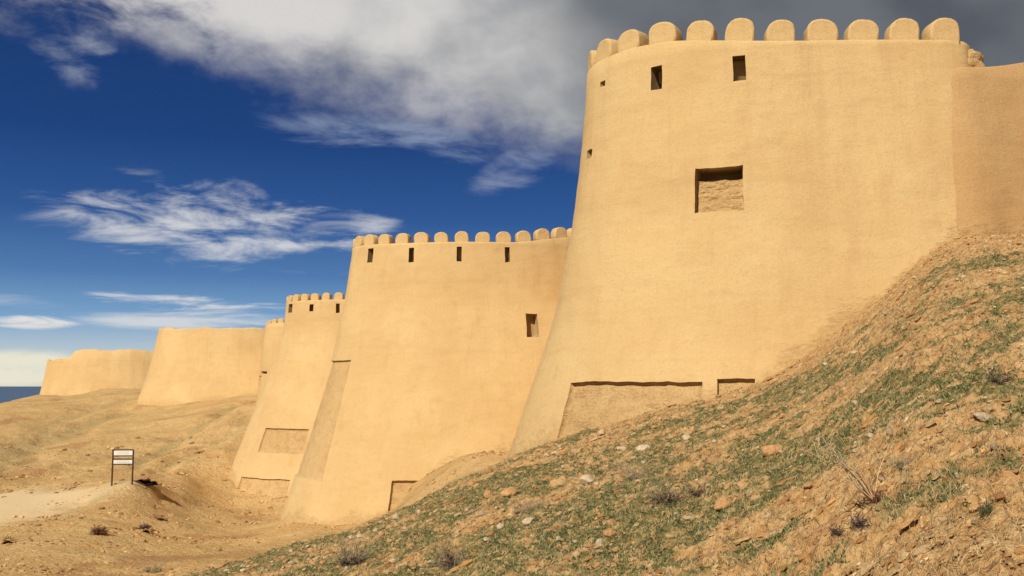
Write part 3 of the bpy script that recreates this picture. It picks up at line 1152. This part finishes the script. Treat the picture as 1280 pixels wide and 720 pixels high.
while nst < 190:
    px = random.uniform(280, 1275)
    py = random.uniform(470, 716)
    top = np.interp(px, [c[0] for c in crest], [c[1] for c in crest])
    py = top + 6 + (716 - top) * random.random() ** 1.1
    if py > 715:
        continue
    if (px * 7 + py * 13) % 100 < 25 and px > 1000:
        continue
    wp = random.choice([3.5, 4, 4.5, 5, 5, 6, 7, 8])
    mt = random.choice(['stone', 'stone', 'stone_warm', 'stone_grey'])
    lbl = {'stone': 'one of many small pale stones strewn over the near grassy slope',
           'stone_warm': 'one of many small ochre stones strewn over the near grassy slope',
           'stone_grey': 'one of many small grey brown stones strewn over the near grassy slope'}[mt]
    put_stone(px, py, wp, mt, lbl, {'stone': 'small pale stones on the slope', 'stone_warm': 'small ochre stones on the slope',
                                    'stone_grey': 'small grey stones on the slope'}[mt], nst)
    nst += 1


# ------------------------------------------------------------------ scattered stuff
def scatter(n, rmin, rmax, azmax=R(29.5), power=1.0):
    az = rng.uniform(-azmax, azmax, n)
    u = rng.random(n)
    r = np.exp(math.log(rmin) + (math.log(rmax) - math.log(rmin)) * u ** power)
    return r * np.sin(az), r * np.cos(az), r


def blades_object(name, n_tufts, nb, hgt, wid, lean, pal, cond, rmin, rmax, spread, curve=.5, power=1.0, grow=0.0):
    x, y, r = scatter(n_tufts, rmin, rmax, power=power)
    fore, grass, road, red, _, _ = fields(x, y)
    ok = cond(x, y, r, fore, grass)
    x, y, r = x[ok], y[ok], r[ok]
    m = len(x)
    tx = np.repeat(x, nb) + rng.normal(0, spread, m * nb)
    ty = np.repeat(y, nb) + rng.normal(0, spread, m * nb)
    z = height(tx, ty) - .005
    N = m * nb
    th = rng.uniform(0, 2 * np.pi, N)
    sc = 1 + grow * np.repeat(r, nb) / 20
    h = hgt * rng.uniform(.45, 1.25, N) * sc
    ln = lean * rng.uniform(.1, 1.0, N) * h
    dx, dy = np.cos(th), np.sin(th)
    wv = wid * rng.uniform(.6, 1.3, N) * sc
    px_, py_ = np.cos(th + 1.57) * wv, np.sin(th + 1.57) * wv
    face = rng.uniform(-.8, .8, N)
    px_, py_ = np.cos(face) * wv, np.sin(face) * wv
    b = np.stack([tx, ty, z], 1)
    P = np.stack([px_, py_, 0 * px_], 1)
    mid = b + np.stack([dx * ln * curve * .5, dy * ln * curve * .5, h * .6], 1)
    tip = b + np.stack([dx * ln, dy * ln, h], 1)
    V = np.stack([b - P, b + P, mid + P * .7, mid - P * .7, tip], 1).reshape(-1, 3)
    i0 = np.arange(N) * 5
    q = np.stack([i0, i0 + 1, i0 + 2, i0 + 3], 1)
    t = np.stack([i0 + 3, i0 + 2, i0 + 4], 1)
    # all triangles
    f = np.concatenate([q[:, [0, 1, 2]], q[:, [0, 2, 3]], t])
    me = mesh_np(name, V, f)
    pal = np.array(pal)
    ci = np.repeat(rng.integers(0, len(pal), m), nb)
    c = pal[ci] * rng.uniform(.7, 1.3, (N, 1))
    c = np.clip(c, 0, .9)
    shade = np.array([.75, .75, .95, .95, 1.1])
    cols = (c[:, None, :] * shade[None, :, None]).reshape(-1, 3)
    set_vcol(me, cols)
    o = link(name, me, M['blades'])
    return o


g1 = blades_object('grass', 190000, 6, .017, .0045, 1.3,
                   [(.10, .115, .035), (.13, .14, .05), (.08, .095, .04), (.19, .19, .075), (.07, .09, .05), (.24, .21, .09)],
                   lambda x, y, r, fo, gr: gr * (.12 + .88 * sstep(-.12, .12, fbm(x * 3.1, y * 2.6, 3, 101))) > rng.random(len(x)) * 1.0,
                   4.5, 33, .024, power=.8, grow=.7)
tag(g1, 'short green grass and moss in patches over the near slope', 'grass', kind='stuff')
g2 = blades_object('dry_grass', 60000, 4, .034, .0017, 1.7,
                   [(.52, .38, .19), (.60, .45, .24), (.42, .29, .14), (.35, .25, .13), (.48, .33, .15)],
                   lambda x, y, r, fo, gr: fo * (.35 + .65 * sstep(-.1, .2, fbm(x * 1.7, y * 1.7, 3, 111))) > rng.random(len(x)) * 1.2,
                   4.5, 33, .05, power=.8, grow=.8)
tag(g2, 'thin straw coloured dead grass litter over the near slope', 'dry grass', kind='stuff')


def pebbles(name, n, smin, smax, pal, cond, rmin, rmax, label, power=.8):
    x, y, r = scatter(n, rmin, rmax, power=power)
    fore, grass, road, red, _, _ = fields(x, y)
    ok = cond(x, y, r, fore, grass, road)
    x, y, r = x[ok], y[ok], r[ok]
    m = len(x)
    # octahedron-based lump with 14 verts (cube corners + face centres)
    base = np.array([(sx, sy, sz) for sx in (-.62, .62) for sy in (-.62, .62) for sz in (-.62, .62)]
                    + [(1, 0, 0), (-1, 0, 0), (0, 1, 0), (0, -1, 0), (0, 0, 1), (0, 0, -1)])
    corner = lambda a, b, c: (a > 0) * 4 + (b > 0) * 2 + (c > 0)
    fs = []
    for ax, fc in ((0, 8), (1, 10), (2, 12)):
        for sgn in (1, -1):
            c = fc + (0 if sgn > 0 else 1)
            ring = []
            for u, v in ((-1, -1), (1, -1), (1, 1), (-1, 1)):
                t = [0, 0, 0]
                t[ax] = sgn
                t[(ax + 1) % 3] = u
                t[(ax + 2) % 3] = v
                ring.append(corner(*t))
            if sgn < 0:
                ring = ring[::-1]
            for k in range(4):
                fs.append((c, ring[k], ring[(k + 1) % 4]))
    fs = np.array(fs)
    s = smin * (smax / smin) ** (rng.random(m) ** 2.2) * (.6 + r / 26)
    jit = rng.normal(0, .17, (m, 14, 3))
    dims = np.stack([rng.uniform(.8, 1.4, m), rng.uniform(.7, 1.1, m), rng.uniform(.35, .8, m)], 1)
    L = (base[None] + jit) * dims[:, None, :] * s[:, None, None] * .5
    a = rng.uniform(0, 6.28, m)
    ca, sa = np.cos(a)[:, None], np.sin(a)[:, None]
    Xr = L[..., 0] * ca - L[..., 1] * sa
    Yr = L[..., 0] * sa + L[..., 1] * ca
    z = height(x, y)
    e = .15
    gx = (height(x + e, y, False) - height(x - e, y, False)) / (2 * e)
    Zr = L[..., 2] + Xr * gx[:, None]
    V = np.stack([Xr + x[:, None], Yr + y[:, None], Zr + (z + s * .08)[:, None]], -1).reshape(-1, 3)
    f = (fs[None] + (np.arange(m) * 14)[:, None, None]).reshape(-1, 3)
    me = mesh_np(name, V, f)
    pal = np.array(pal)
    c = pal[rng.integers(0, len(pal), m)] * rng.uniform(.8, 1.2, (m, 1))
    me.polygons.foreach_set('use_smooth', np.zeros(len(me.polygons), dtype=bool))
    set_vcol(me, np.repeat(c, 14, 0))
    o = link(name, me, M['pebble'])
    tag(o, label, 'gravel', kind='stuff')


pebbles('gravel', 42000, .010, .055,
        [(.56, .33, .14), (.60, .40, .19), (.52, .28, .11), (.50, .27, .10), (.42, .23, .10), (.36, .20, .09), (.62, .46, .27), (.30, .17, .09)],
        lambda x, y, r, fo, gr, ro: (fo * (.25 + .75 * sstep(-.05, .25, fbm(x * .9, y * .9, 3, 121)))) * (1 - .5 * gr) > rng.random(len(x)),
        4.5, 34, 'pale and orange gravel and crumbs of soil over the near slope')


def clods(name, n, smin, smax, pal, cond, rmin, rmax, label, power=.8, xy=None):
    """half buried irregular lumps of dry soil"""
    if xy is None:
        x, y, r = scatter(n, rmin, rmax, power=power)
        fore, grass, road, red, _, _ = fields(x, y)
        ok = cond(x, y, r, fore, grass, road)
        x, y, r = x[ok], y[ok], r[ok]
    else:
        x, y = xy
        r = np.hypot(x, y)
    m = len(x)
    bm = bmesh.new()
    bmesh.ops.create_icosphere(bm, subdivisions=2, radius=1)
    base = np.array([v.co[:] for v in bm.verts])
    fs = np.array([[v.index for v in f.verts] for f in bm.faces])
    bm.free()
    k = len(base)
    L = base[None] * (1 + .30 * perlin(base[None, :, 0] * 1.6 + np.arange(m)[:, None] * 3.7, base[None, :, 1] * 1.6 + base[None, :, 2] * 1.9, 150)[..., None]
                      + rng.normal(0, .055, (m, k, 1)))
    s = smin * (smax / smin) ** (rng.random(m) ** 2.4) * (.32 + r / 22)
    dims = np.stack([rng.uniform(.8, 1.7, m), rng.uniform(.6, 1.1, m), rng.uniform(.28, .6, m)], 1)
    L = L * dims[:, None, :] * s[:, None, None] * .5
    a = rng.uniform(0, 6.28, m)
    ca, sa = np.cos(a)[:, None], np.sin(a)[:, None]
    Xr = L[..., 0] * ca - L[..., 1] * sa
    Yr = L[..., 0] * sa + L[..., 1] * ca
    z = height(x, y)
    e = .15
    gx = (height(x + e, y, False) - height(x - e, y, False)) / (2 * e)
    Zr = L[..., 2] + Xr * gx[:, None]
    V = np.stack([Xr + x[:, None], Yr + y[:, None], Zr + z[:, None]], -1).reshape(-1, 3)
    f = (fs[None] + (np.arange(m) * k)[:, None, None]).reshape(-1, 3)
    me = mesh_np(name, V, f)
    me.polygons.foreach_set('use_smooth', np.zeros(len(me.polygons), dtype=bool))
    pal = np.array(pal)
    c = pal[rng.integers(0, len(pal), m)] * rng.uniform(.85, 1.12, (m, 1))
    set_vcol(me, np.repeat(c, k, 0))
    o = link(name, me, M['clod'])
    tag(o, label, 'soil', kind='stuff')


clods('soil_clods', 34000, .030, .15,
      [(.56, .32, .125), (.60, .37, .155), (.53, .28, .10), (.50, .27, .10), (.58, .38, .18), (.64, .44, .22), (.46, .22, .08)],
      lambda x, y, r, fo, gr, ro: (fo * (.18 + .82 * sstep(-.1, .25, fbm(x * .7, y * .7, 3, 161)))) * (1 - .72 * gr) > rng.random(len(x)),
      4.5, 34, 'crumbly orange and tan clods of dry soil over the near slope')
SANDY = [(.58, .35, .14), (.62, .40, .17), (.54, .30, .115), (.48, .27, .10), (.66, .45, .22)]
clods('far_soil_clods', 16000, .012, .10, SANDY,
      lambda x, y, r, fo, gr, ro: (1 - fo) * (1 - .9 * ro) * sstep(-.02, .25, fbm(x * .16, y * .16, 4, 191)) > rng.random(len(x)),
      33, 115, 'loose lumps of sandy soil strewn over the low ground at left', power=1.0)


def foot(w, n, spread):
    """points on the ground just outside a wall face"""
    s_ = rng.uniform(0, w.L, n)
    z_ = np.full(n, -3.0)
    for _ in range(12):
        P_ = w.pt(s_, z_, noise=False)
        z_ = .5 * z_ + .5 * height(P_[:, 0], P_[:, 1], False)
    P_ = w.pt(s_, z_, noise=False)
    _, _, nx, ny = w.plan(s_)
    o_ = rng.exponential(spread, n) - .05
    P_ = P_[:, :2] + np.stack([nx, ny], 1) * o_[:, None]
    front = (nx * -P_[:, 0] + ny * -P_[:, 1]) > 0
    clump = sstep(-.15, .25, fbm(s_ * .5, s_ * 0 + 3, 3, 197 + w.seed)) > rng.random(n)
    k_ = front & clump & (P_[:, 1] > 5)
    return P_[k_]


FT = np.concatenate([foot(w1, 5200, .30), foot(wc, 1500, .35), foot(w2, 2600, .45), foot(w3, 1500, .5)])
clods('fallen_mud', 0, .02, .13, SANDY, None, 0, 0, 'crumbled mud and plaster fallen along the foot of the walls', xy=(FT[:, 0], FT[:, 1]))
pebbles('far_gravel', 26000, .02, .11,
        [(.60, .38, .17), (.54, .32, .14), (.34, .18, .08), (.42, .24, .11), (.30, .15, .07)],
        lambda x, y, r, fo, gr, ro: (1 - fo) * (1 - .85 * ro) * sstep(-.05, .3, fbm(x * .22, y * .22, 3, 131)) > rng.random(len(x)) * .9,
        33, 120, 'coarse gravel thinly spread over the sandy ground at left', power=1.0)


# ------------------------------------------------------------------ shrubs
def twig_mesh(name, strands, sides=3):
    """strands: list of (points list, r0, r1, color)"""
    Vs, Fs, Cs = [], [], []
    n0 = 0
    for pts_, r0, r1, c in strands:
        k = len(pts_)
        for i, p in enumerate(pts_):
            d = (pts_[min(i + 1, k - 1)] - pts_[max(i - 1, 0)])
            if d.length < 1e-6:
                d = Vector((0, 0, 1))
            d.normalize()
            a = d.cross(Vector((.31, .9, .3))).normalized()
            b = d.cross(a)
            rr_ = r0 + (r1 - r0) * i / max(k - 1, 1)
            for j in range(sides):
                t_ = 2 * math.pi * j / sides
                Vs.append(p + (a * math.cos(t_) + b * math.sin(t_)) * rr_)
                Cs.append(c)
        for i in range(k - 1):
            for j in range(sides):
                j2 = (j + 1) % sides
                Fs.append((n0 + i * sides + j, n0 + i * sides + j2, n0 + (i + 1) * sides + j2, n0 + (i + 1) * sides + j))
        n0 += k * sides
    me = mesh_np(name, np.array([tuple(v) for v in Vs]), np.array(Fs))
    set_vcol(me, np.array(Cs))
    return me


def branchy(n, length, rad, spread, up, pal, rr, rec=2, wig=.35, bias=Vector((0, 0, 0))):
    strands = []

    def grow(p, d, L, r, lvl):
        k = 5
        pts_ = [p.copy()]
        q = p.copy()
        for i in range(k):
            d = (d + Vector((rr.gauss(0, 1), rr.gauss(0, 1), rr.gauss(0, .7))) * wig * .35).normalized()
            q = q + d * (L / k)
            pts_.append(q.copy())
        strands.append((pts_, r, r * .45, tuple(c * rr.uniform(.75, 1.25) for c in rr.choice(pal))))
        if lvl > 0:
            for _ in range(rr.randint(2, 4)):
                i = rr.randint(1, k)
                nd = (d + Vector((rr.gauss(0, 1), rr.gauss(0, 1), rr.gauss(0, 1))) * .75).normalized()
                grow(pts_[i], nd, L * rr.uniform(.4, .65), r * .6, lvl - 1)
    for _ in range(n):
        a = rr.uniform(0, 6.283)
        d = Vector((math.cos(a) * spread, math.sin(a) * spread, up * rr.uniform(.5, 1.2))) + bias
        grow(Vector((rr.gauss(0, .05) * length * 2, rr.gauss(0, .05) * length * 2, 0)), d.normalized(), length * rr.uniform(.6, 1.1), rad, rec)
    return strands


PURPLE = [(.080, .048, .045), (.11, .068, .060), (.15, .10, .08), (.050, .032, .032), (.24, .18, .13)]
STRAW = [(.52, .40, .22), (.44, .32, .18), (.60, .48, .29), (.36, .26, .15)]
RUST = [(.16, .07, .04), (.10, .045, .03), (.22, .10, .05)]
OLIVE = [(.10, .11, .045), (.14, .14, .06), (.08, .09, .04)]


def shrub(px, py, wpx, hpx, label, kind='purple', cat='shrub', seed=1, group=None, straw=True, dmin=3.0):
    g = on_ground(px, py, dmin)
    m = g.y / F
    rr = random.Random(seed)
    root = empty('dry_shrub', (g.x, g.y, g.z - .01), rr.uniform(0, 6))
    tag(root, label, cat, group)
    L = hpx * m
    sp = max(.3, wpx / hpx * .5)
    pal = {'purple': PURPLE, 'rust': RUST, 'straw': STRAW, 'olive': OLIVE}[kind]
    th = max(.0035, .55 * m)
    link('branches', twig_mesh('branches', branchy(44, L * .95, th, sp * 1.5, .7, pal, rr, 2, .8)), M['twig'], root)
    if straw:
        link('dead_stems', twig_mesh('dead_stems', branchy(30, L * 1.5, th * .55, sp * 1.1, 1.0, STRAW, rr, 2, .5)), M['twig'], root)
    return root


shrub(838, 630, 46, 26, 'dark purple leafless shrub amid pale straw in the middle of the slope', seed=3)
shrub(870, 620, 22, 14, 'small dark twiggy tuft just right of the purple shrub', seed=4, straw=False)
shrub(567, 706, 56, 24, 'dark purple leafless shrub at the bottom edge left of the bare patch', seed=5)
shrub(440, 707, 44, 26, 'dark twiggy shrub with pale stems, leftmost at the bottom edge of the slope', seed=6)
shrub(1080, 658, 60, 18, 'low black tangled shrub at the foot of the long dry stalks', seed=7, straw=False)
shrub(1048, 668, 40, 12, 'low black scrub beside the larger tangle, left of the stalk foot', seed=22, straw=False)
shrub(1098, 628, 16, 14, 'brown stump like tuft where the long dry stalks begin', 'rust', seed=8, straw=False)
shrub(1250, 480, 26, 16, 'dark twiggy bush high near the right edge of the slope', seed=9, straw=False)
shrub(1236, 640, 60, 18, 'low grey green leafy cushion plant near the right edge', 'olive', 'plant', seed=10, straw=False)
shrub(1130, 585, 34, 16, 'dull green and brown tuft right of the dry stalks', 'olive', seed=11)
shrub(122, 668, 13, 12, 'rust brown shrub in a dark hollow on the sandy ground', 'rust', seed=12, straw=False, dmin=40)
shrub(10, 679, 17, 8, 'dark green low bush at the left edge of the sandy ground', 'olive', seed=13, straw=False, dmin=36)
shrub(181, 662, 10, 8, 'small dark bush beside the cracked bank on sandy ground', 'purple', seed=14, straw=False, dmin=40)
shrub(200, 650, 14, 6, 'brown low bush above a small dark one on sandy ground', 'rust', seed=15, straw=False, dmin=40)
shrub(190, 715, 40, 12, 'pale grey dry bush at the bottom left edge of the slope', 'straw', seed=16, straw=True, dmin=20)
shrub(660, 640, 50, 16, 'hazy straw coloured dead bush in the middle of the grass', 'straw', seed=17)
shrub(800, 598, 60, 22, 'hazy straw coloured dead bush left above the purple shrub', 'straw', seed=18)

# ------------------------------------------------------------------ small earth hollows on the sandy ground
def hollow(px, py, wpx, hpx, depth, label, seed):
    """a collapsed vault of earth: a soil lip arching over a downhill-facing opening painted shade-dark"""
    g = on_ground(px, py, 34)
    m = g.y / F
    W, H = wpx * m, hpx * m
    k, nd = 25, 9
    rr = random.Random(seed)
    V, Fc = [], []
    for shell, th in ((0, 0.0), (1, .04 * H + .02)):
        for j in range(nd):
            dd = j / (nd - 1)
            for i in range(k):
                a = math.pi * i / (k - 1)
                nn = 1 + .4 * perlin(np.array([i * .35 + seed]), np.array([dd * 2.0 + shell * .3]))[0]
                sx_ = -math.cos(a) * (W / 2 + th * 1.6) * nn * (1 - .25 * dd)
                sz_ = math.sin(a) ** 1.3 * (H + th) * nn * (1 - .35 * dd * dd) + .28 * sx_ * math.copysign(1, -sx_) * .15
                V.append((sx_, dd * depth + (.12 * H if shell == 0 else 0) - .2 * H * math.sin(a), sz_ - .12 * H))
    N_ = k * nd
    for shell in (0, 1):
        for j in range(nd - 1):
            for i in range(k - 1):
                q = [shell * N_ + j * k + i, shell * N_ + j * k + i + 1, shell * N_ + (j + 1) * k + i + 1, shell * N_ + (j + 1) * k + i]
                Fc.append(q if shell == 0 else q[::-1])
    for i in range(k - 1):
        Fc.append([i, N_ + i, N_ + i + 1, i + 1])
        b_ = (nd - 1) * k
        Fc.append([b_ + i, b_ + i + 1, N_ + b_ + i + 1, N_ + b_ + i])
    bm = bmesh.new()
    vs = [bm.verts.new(v) for v in V]
    for f in Fc:
        f = list(dict.fromkeys(f))
        try:
            bm.faces.new([vs[i] for i in f])
        except ValueError:
            pass
    o = link('earth_hollow', bm_mesh('earth_hollow', bm), M['lip'], None, True)
    o.location = g
    # near-black face just inside the mouth, painted as its shade
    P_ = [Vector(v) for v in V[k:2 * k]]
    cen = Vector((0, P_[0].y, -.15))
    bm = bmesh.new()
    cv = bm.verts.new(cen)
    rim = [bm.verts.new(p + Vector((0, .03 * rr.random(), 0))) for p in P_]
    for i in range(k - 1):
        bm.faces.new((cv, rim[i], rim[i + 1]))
    link('painted_shade', bm_mesh('painted_shade', bm), M['painted_shade'], o)
    tag(o, label, 'hollow')


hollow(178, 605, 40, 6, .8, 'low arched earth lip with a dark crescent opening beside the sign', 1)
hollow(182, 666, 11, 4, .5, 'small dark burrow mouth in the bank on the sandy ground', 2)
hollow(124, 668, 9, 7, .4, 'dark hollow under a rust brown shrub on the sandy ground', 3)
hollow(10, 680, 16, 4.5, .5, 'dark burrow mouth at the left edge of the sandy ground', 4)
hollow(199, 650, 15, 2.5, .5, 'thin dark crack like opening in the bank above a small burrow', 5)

# long pale stalks leaning up and left from their stump
g = on_ground(1092, 628)
m_ = g.y / F
st_ = []
rr = random.Random(21)
for dx, dy, w_ in ((-58, 78, 1.0), (-40, 62, .8), (-66, 60, .7), (-30, 40, .7), (-52, 92, .6), (-62, 30, .5), (26, 66, .4), (-75, 74, .5), (-84, 62, .6), (-48, 70, .5), (-20, 70, .5)):
    a = Vector((rr.uniform(-.01, .02), rr.uniform(-.02, .02), 0))
    b = Vector((dx * m_, rr.uniform(-.1, .15), dy * m_))
    pts_ = []
    for i in range(8):
        t_ = i / 7
        p = a.lerp(b, t_)
        p += Vector((0, 0, .05 * math.sin(t_ * 3.1) * (1 if w_ < .8 else -.6))) + Vector([rr.gauss(0, .004) for _ in range(3)])
        pts_.append(p)
    st_.append((pts_, .0085 * w_, .0035 * w_, tuple(c * rr.uniform(.9, 1.2) for c in (.62, .46, .25))))
    for _ in range(4):
        i = rr.randint(3, 6)
        q = pts_[i]
        e = q + Vector((rr.uniform(-.14, .06), rr.uniform(-.05, .05), rr.uniform(.0, .13)))
        st_.append(([q, q.lerp(e, .5) + Vector((0, 0, .01)), e], .0032, .002, (.55, .42, .24)))
o = link('dry_stalks', twig_mesh('dry_stalks', st_), M['twig'])
o.location = g
tag(o, 'long straw coloured dead stalks leaning up and left on the right slope', 'dead plant')
# thin upright weeds
for i, (px, py, h_, lb) in enumerate([(918, 598, 26, 'thin dark upright weed stem right of the purple shrub'),
                                      (703, 655, 22, 'thin pale upright weed stem in the lower middle grass'),
                                      (1130, 610, 36, 'thin bent yellow stem right of the long dry stalks'),
                                      (433, 690, 36, 'tall thin pale stems above the leftmost dark shrub')]):
    g = on_ground(px, py)
    m_ = g.y / F
    rr = random.Random(30 + i)
    ss_ = branchy(3, h_ * m_ * .9, .003, .15, 1.4, STRAW if i else PURPLE, rr, 1, .15)
    o = link('weed', twig_mesh('weed', ss_), M['twig'])
    o.location = g
    tag(o, lb, 'weed')

# ------------------------------------------------------------------ sun and sky
SUN_AZ, SUN_EL = R(180 + 30), R(43)       # compass style from +Y towards +X
sd = bpy.data.lights.new('sun', 'SUN')
sd.energy = 4.95
sd.angle = R(.5)
sd.color = (1.0, .945, .81)
so = bpy.data.objects.new('sun', sd)
COL.objects.link(so)
to_sun = Vector((math.sin(SUN_AZ) * math.cos(SUN_EL), math.cos(SUN_AZ) * math.cos(SUN_EL), math.sin(SUN_EL)))
so.rotation_euler = to_sun.to_track_quat('Z', 'Y').to_euler()
so.location = (0, -20, 40)

world = bpy.data.worlds.new('World')
scene.world = world
world.use_nodes = True
n = NT(world.node_tree)
D = n.n('ShaderNodeTexCoord').outputs['Generated']
sep = n.n('ShaderNodeSeparateXYZ')
n.set(sep.inputs[0], D)
dx, dy, dz = sep.outputs
az = n.m('ARCTAN2', dx, dy)
el = n.m('ARCSINE', dz)
sky = n.n('ShaderNodeTexSky')
sky.sky_type = 'NISHITA'
sky.sun_disc = False
sky.sun_elevation = SUN_EL
sky.sun_rotation = SUN_AZ
sky.altitude = 1500
sky.air_density = 1.0
sky.dust_density = .3
sky.ozone_density = 3.0
SK = .1
ramp = n.n('ShaderNodeValToRGB')
n.set(ramp.inputs[0], n.m('MULTIPLY', el, 1.6, clamp=True))
cr = ramp.color_ramp
stops = [(0.0, (.68, .63, .50)), (.03, (.58, .64, .64)), (.10, (.19, .36, .58)), (.17, (.075, .19, .42)), (.26, (.025, .092, .29)), (.38, (.010, .050, .20)), (.6, (.007, .034, .14)), (1, (.006, .025, .10))]
while len(cr.elements) < len(stops):
    cr.elements.new(.5)
for e, (p_, c) in zip(cr.elements, stops):
    e.position = p_
    e.color = (*c, 1)
base_sky = n.mix(.97, sky.outputs[0], n.mix(1.0, ramp.outputs[0], (10, 10, 10), 'MULTIPLY'))

V2 = n.comb(az, el, 0.0)
warp = n.noise(n.mapping(V2, (1, 1.6, 1)), 3.2, 6, .6)
wfine = n.noise(n.mapping(V2, (1, 1.7, 1), (0, 0, R(20))), 13, 7, .62, .3)


def ell(caz, cel, ra, re, rot=0):
    a = n.m('SUBTRACT', az, caz)
    b = n.m('SUBTRACT', el, cel)
    c, s_ = math.cos(rot), math.sin(rot)
    u = n.m('DIVIDE', n.m('ADD', n.m('MULTIPLY', a, c), n.m('MULTIPLY', b, s_)), ra)
    v = n.m('DIVIDE', n.m('SUBTRACT', n.m('MULTIPLY', b, c), n.m('MULTIPLY', a, s_)), re)
    return n.m('SUBTRACT', 1.0, n.m('ADD', n.m('MULTIPLY', u, u), n.m('MULTIPLY', v, v)))


def azel(px, py):
    X, Z = ray(px, py)
    return math.atan(X), math.atan(Z / math.hypot(1, X))


# the big bank
L0, L1, L2 = azel(60, 35), azel(400, 125), azel(690, 180)
lin = n.m('SUBTRACT', n.m('SUBTRACT', el, L2[1]), n.m('MULTIPLY', n.m('SUBTRACT', az, L2[0]), (L0[1] - L2[1]) / (L0[0] - L2[0])))
S = n.m('ADD', lin, n.m('MULTIPLY', n.m('SUBTRACT', warp, .5), .20))
S = n.m('ADD', S, n.m('MULTIPLY', n.m('SUBTRACT', wfine, .5), .055))
bank = n.ss(-.030, .065, S)
bank = n.m('MULTIPLY', bank, n.ss(1.35, .9, n.m('ABSOLUTE', az)))
bank = n.m('MULTIPLY', bank, n.ss(-.50, -.32, n.m('ADD', az, n.m('MULTIPLY', n.m('SUBTRACT', wfine, .5), .5))))
# shading inside the bank: pale lower rim, slate grey to the right and above
a0, e0 = azel(560, 60)
soft = n.noise(n.mapping(V2, (1, 1.2, 1), (0, 0, R(-15))), 5.5, 4, .42)
dark = n.ss(azel(610, 0)[0], azel(860, 0)[0], n.m('ADD', az, n.m('ADD', n.m('MULTIPLY', n.m('SUBTRACT', soft, .5), .35), n.m('MULTIPLY', n.m('SUBTRACT', el, .30), .55))))
bright = n.ss(.34, .58, n.m('ADD', n.m('ADD', soft, n.m('MULTIPLY', n.ss(.1, -.35, az), .07)), n.m('MULTIPLY', n.m('SUBTRACT', wfine, .5), .16)))
ccol = n.mix(bright, (2.9, 3.05, 3.3), (6.7, 6.5, 6.3))
ccol = n.mix(dark, ccol, n.mix(bright, (.95, 1.08, 1.30), (1.5, 1.65, 1.85)))
out = n.mix(bank, base_sky, ccol)


def streaks(px, py, wx, wy, rot, thr, amp, col, sc=9.0, ani=5.0, nrot=0, soft_=.28, sid=0.0):
    global out
    a, e = azel(px, py)
    msk = n.ss(0, .9, ell(a, e, wx / F, wy / F, R(rot)))
    nz = n.noise(n.mapping(V2, (1, ani, 1), (0, 0, R(nrot)), (sid, sid * .7, 0)), sc, 7, .62, .5)
    f = n.m('MULTIPLY', n.ss(thr, thr + soft_, n.m('ADD', nz, n.m('MULTIPLY', n.m('SUBTRACT', msk, 1.0), .25))), msk)
    f = n.m('MULTIPLY', f, amp, clamp=True)
    out = n.mix(f, out, col)


WH = (6.6, 6.7, 6.9)
streaks(270, 280, 280, 70, -3, .385, .9, WH, 12, 3.6, 6, .30, 1.3)
streaks(425, 285, 110, 24, 4, .42, .7, WH, 9, 5.0, 6, .3, 2.3)
streaks(500, 175, 230, 36, -4, .38, .6, (3.2, 3.9, 5.2), 8, 4.0, 10, .3, 3.1)
streaks(650, 205, 95, 40, 28, .34, .65, (3.0, 3.5, 4.8), 9, 3.0, 30, .3, 4.4)
streaks(85, 40, 90, 65, -40, .42, .6, (4.2, 4.6, 5.4), 10, 2.0, -40, .3, 5.2)
streaks(235, 380, 200, 17, -2, .40, 1.1, (7.4, 7.4, 7.4), 9, 9.0, 0, .3, 6.6)
streaks(240, 400, 180, 18, 0, .32, .9, (6.6, 6.8, 7.0), 6, 9.0, 0, .3, 7.7)
streaks(45, 402, 75, 11, 1, .24, 1.1, (7.4, 7.3, 7.2), 8, 9.0, 0, .25, 8.1)
streaks(20, 376, 80, 12, -2, .40, .35, WH, 6, 8.0, 0, .3, 9.4)
streaks(15, 460, 130, 26, 2, .20, 1.2, (8.0, 7.7, 6.2), 8, 3.0, 0, .3, 10.2)
bg = n.n('ShaderNodeBackground')
n.set(bg.inputs[0], out)
bg.inputs[1].default_value = SK
wo = n.n('ShaderNodeOutputWorld')
n.t.links.new(bg.outputs[0], wo.inputs[0])

scene.view_settings.view_transform = 'Standard'
scene.view_settings.look = 'None'
scene.view_settings.exposure = 0
scene.cycles.max_bounces = 5
scene.cycles.diffuse_bounces = 3
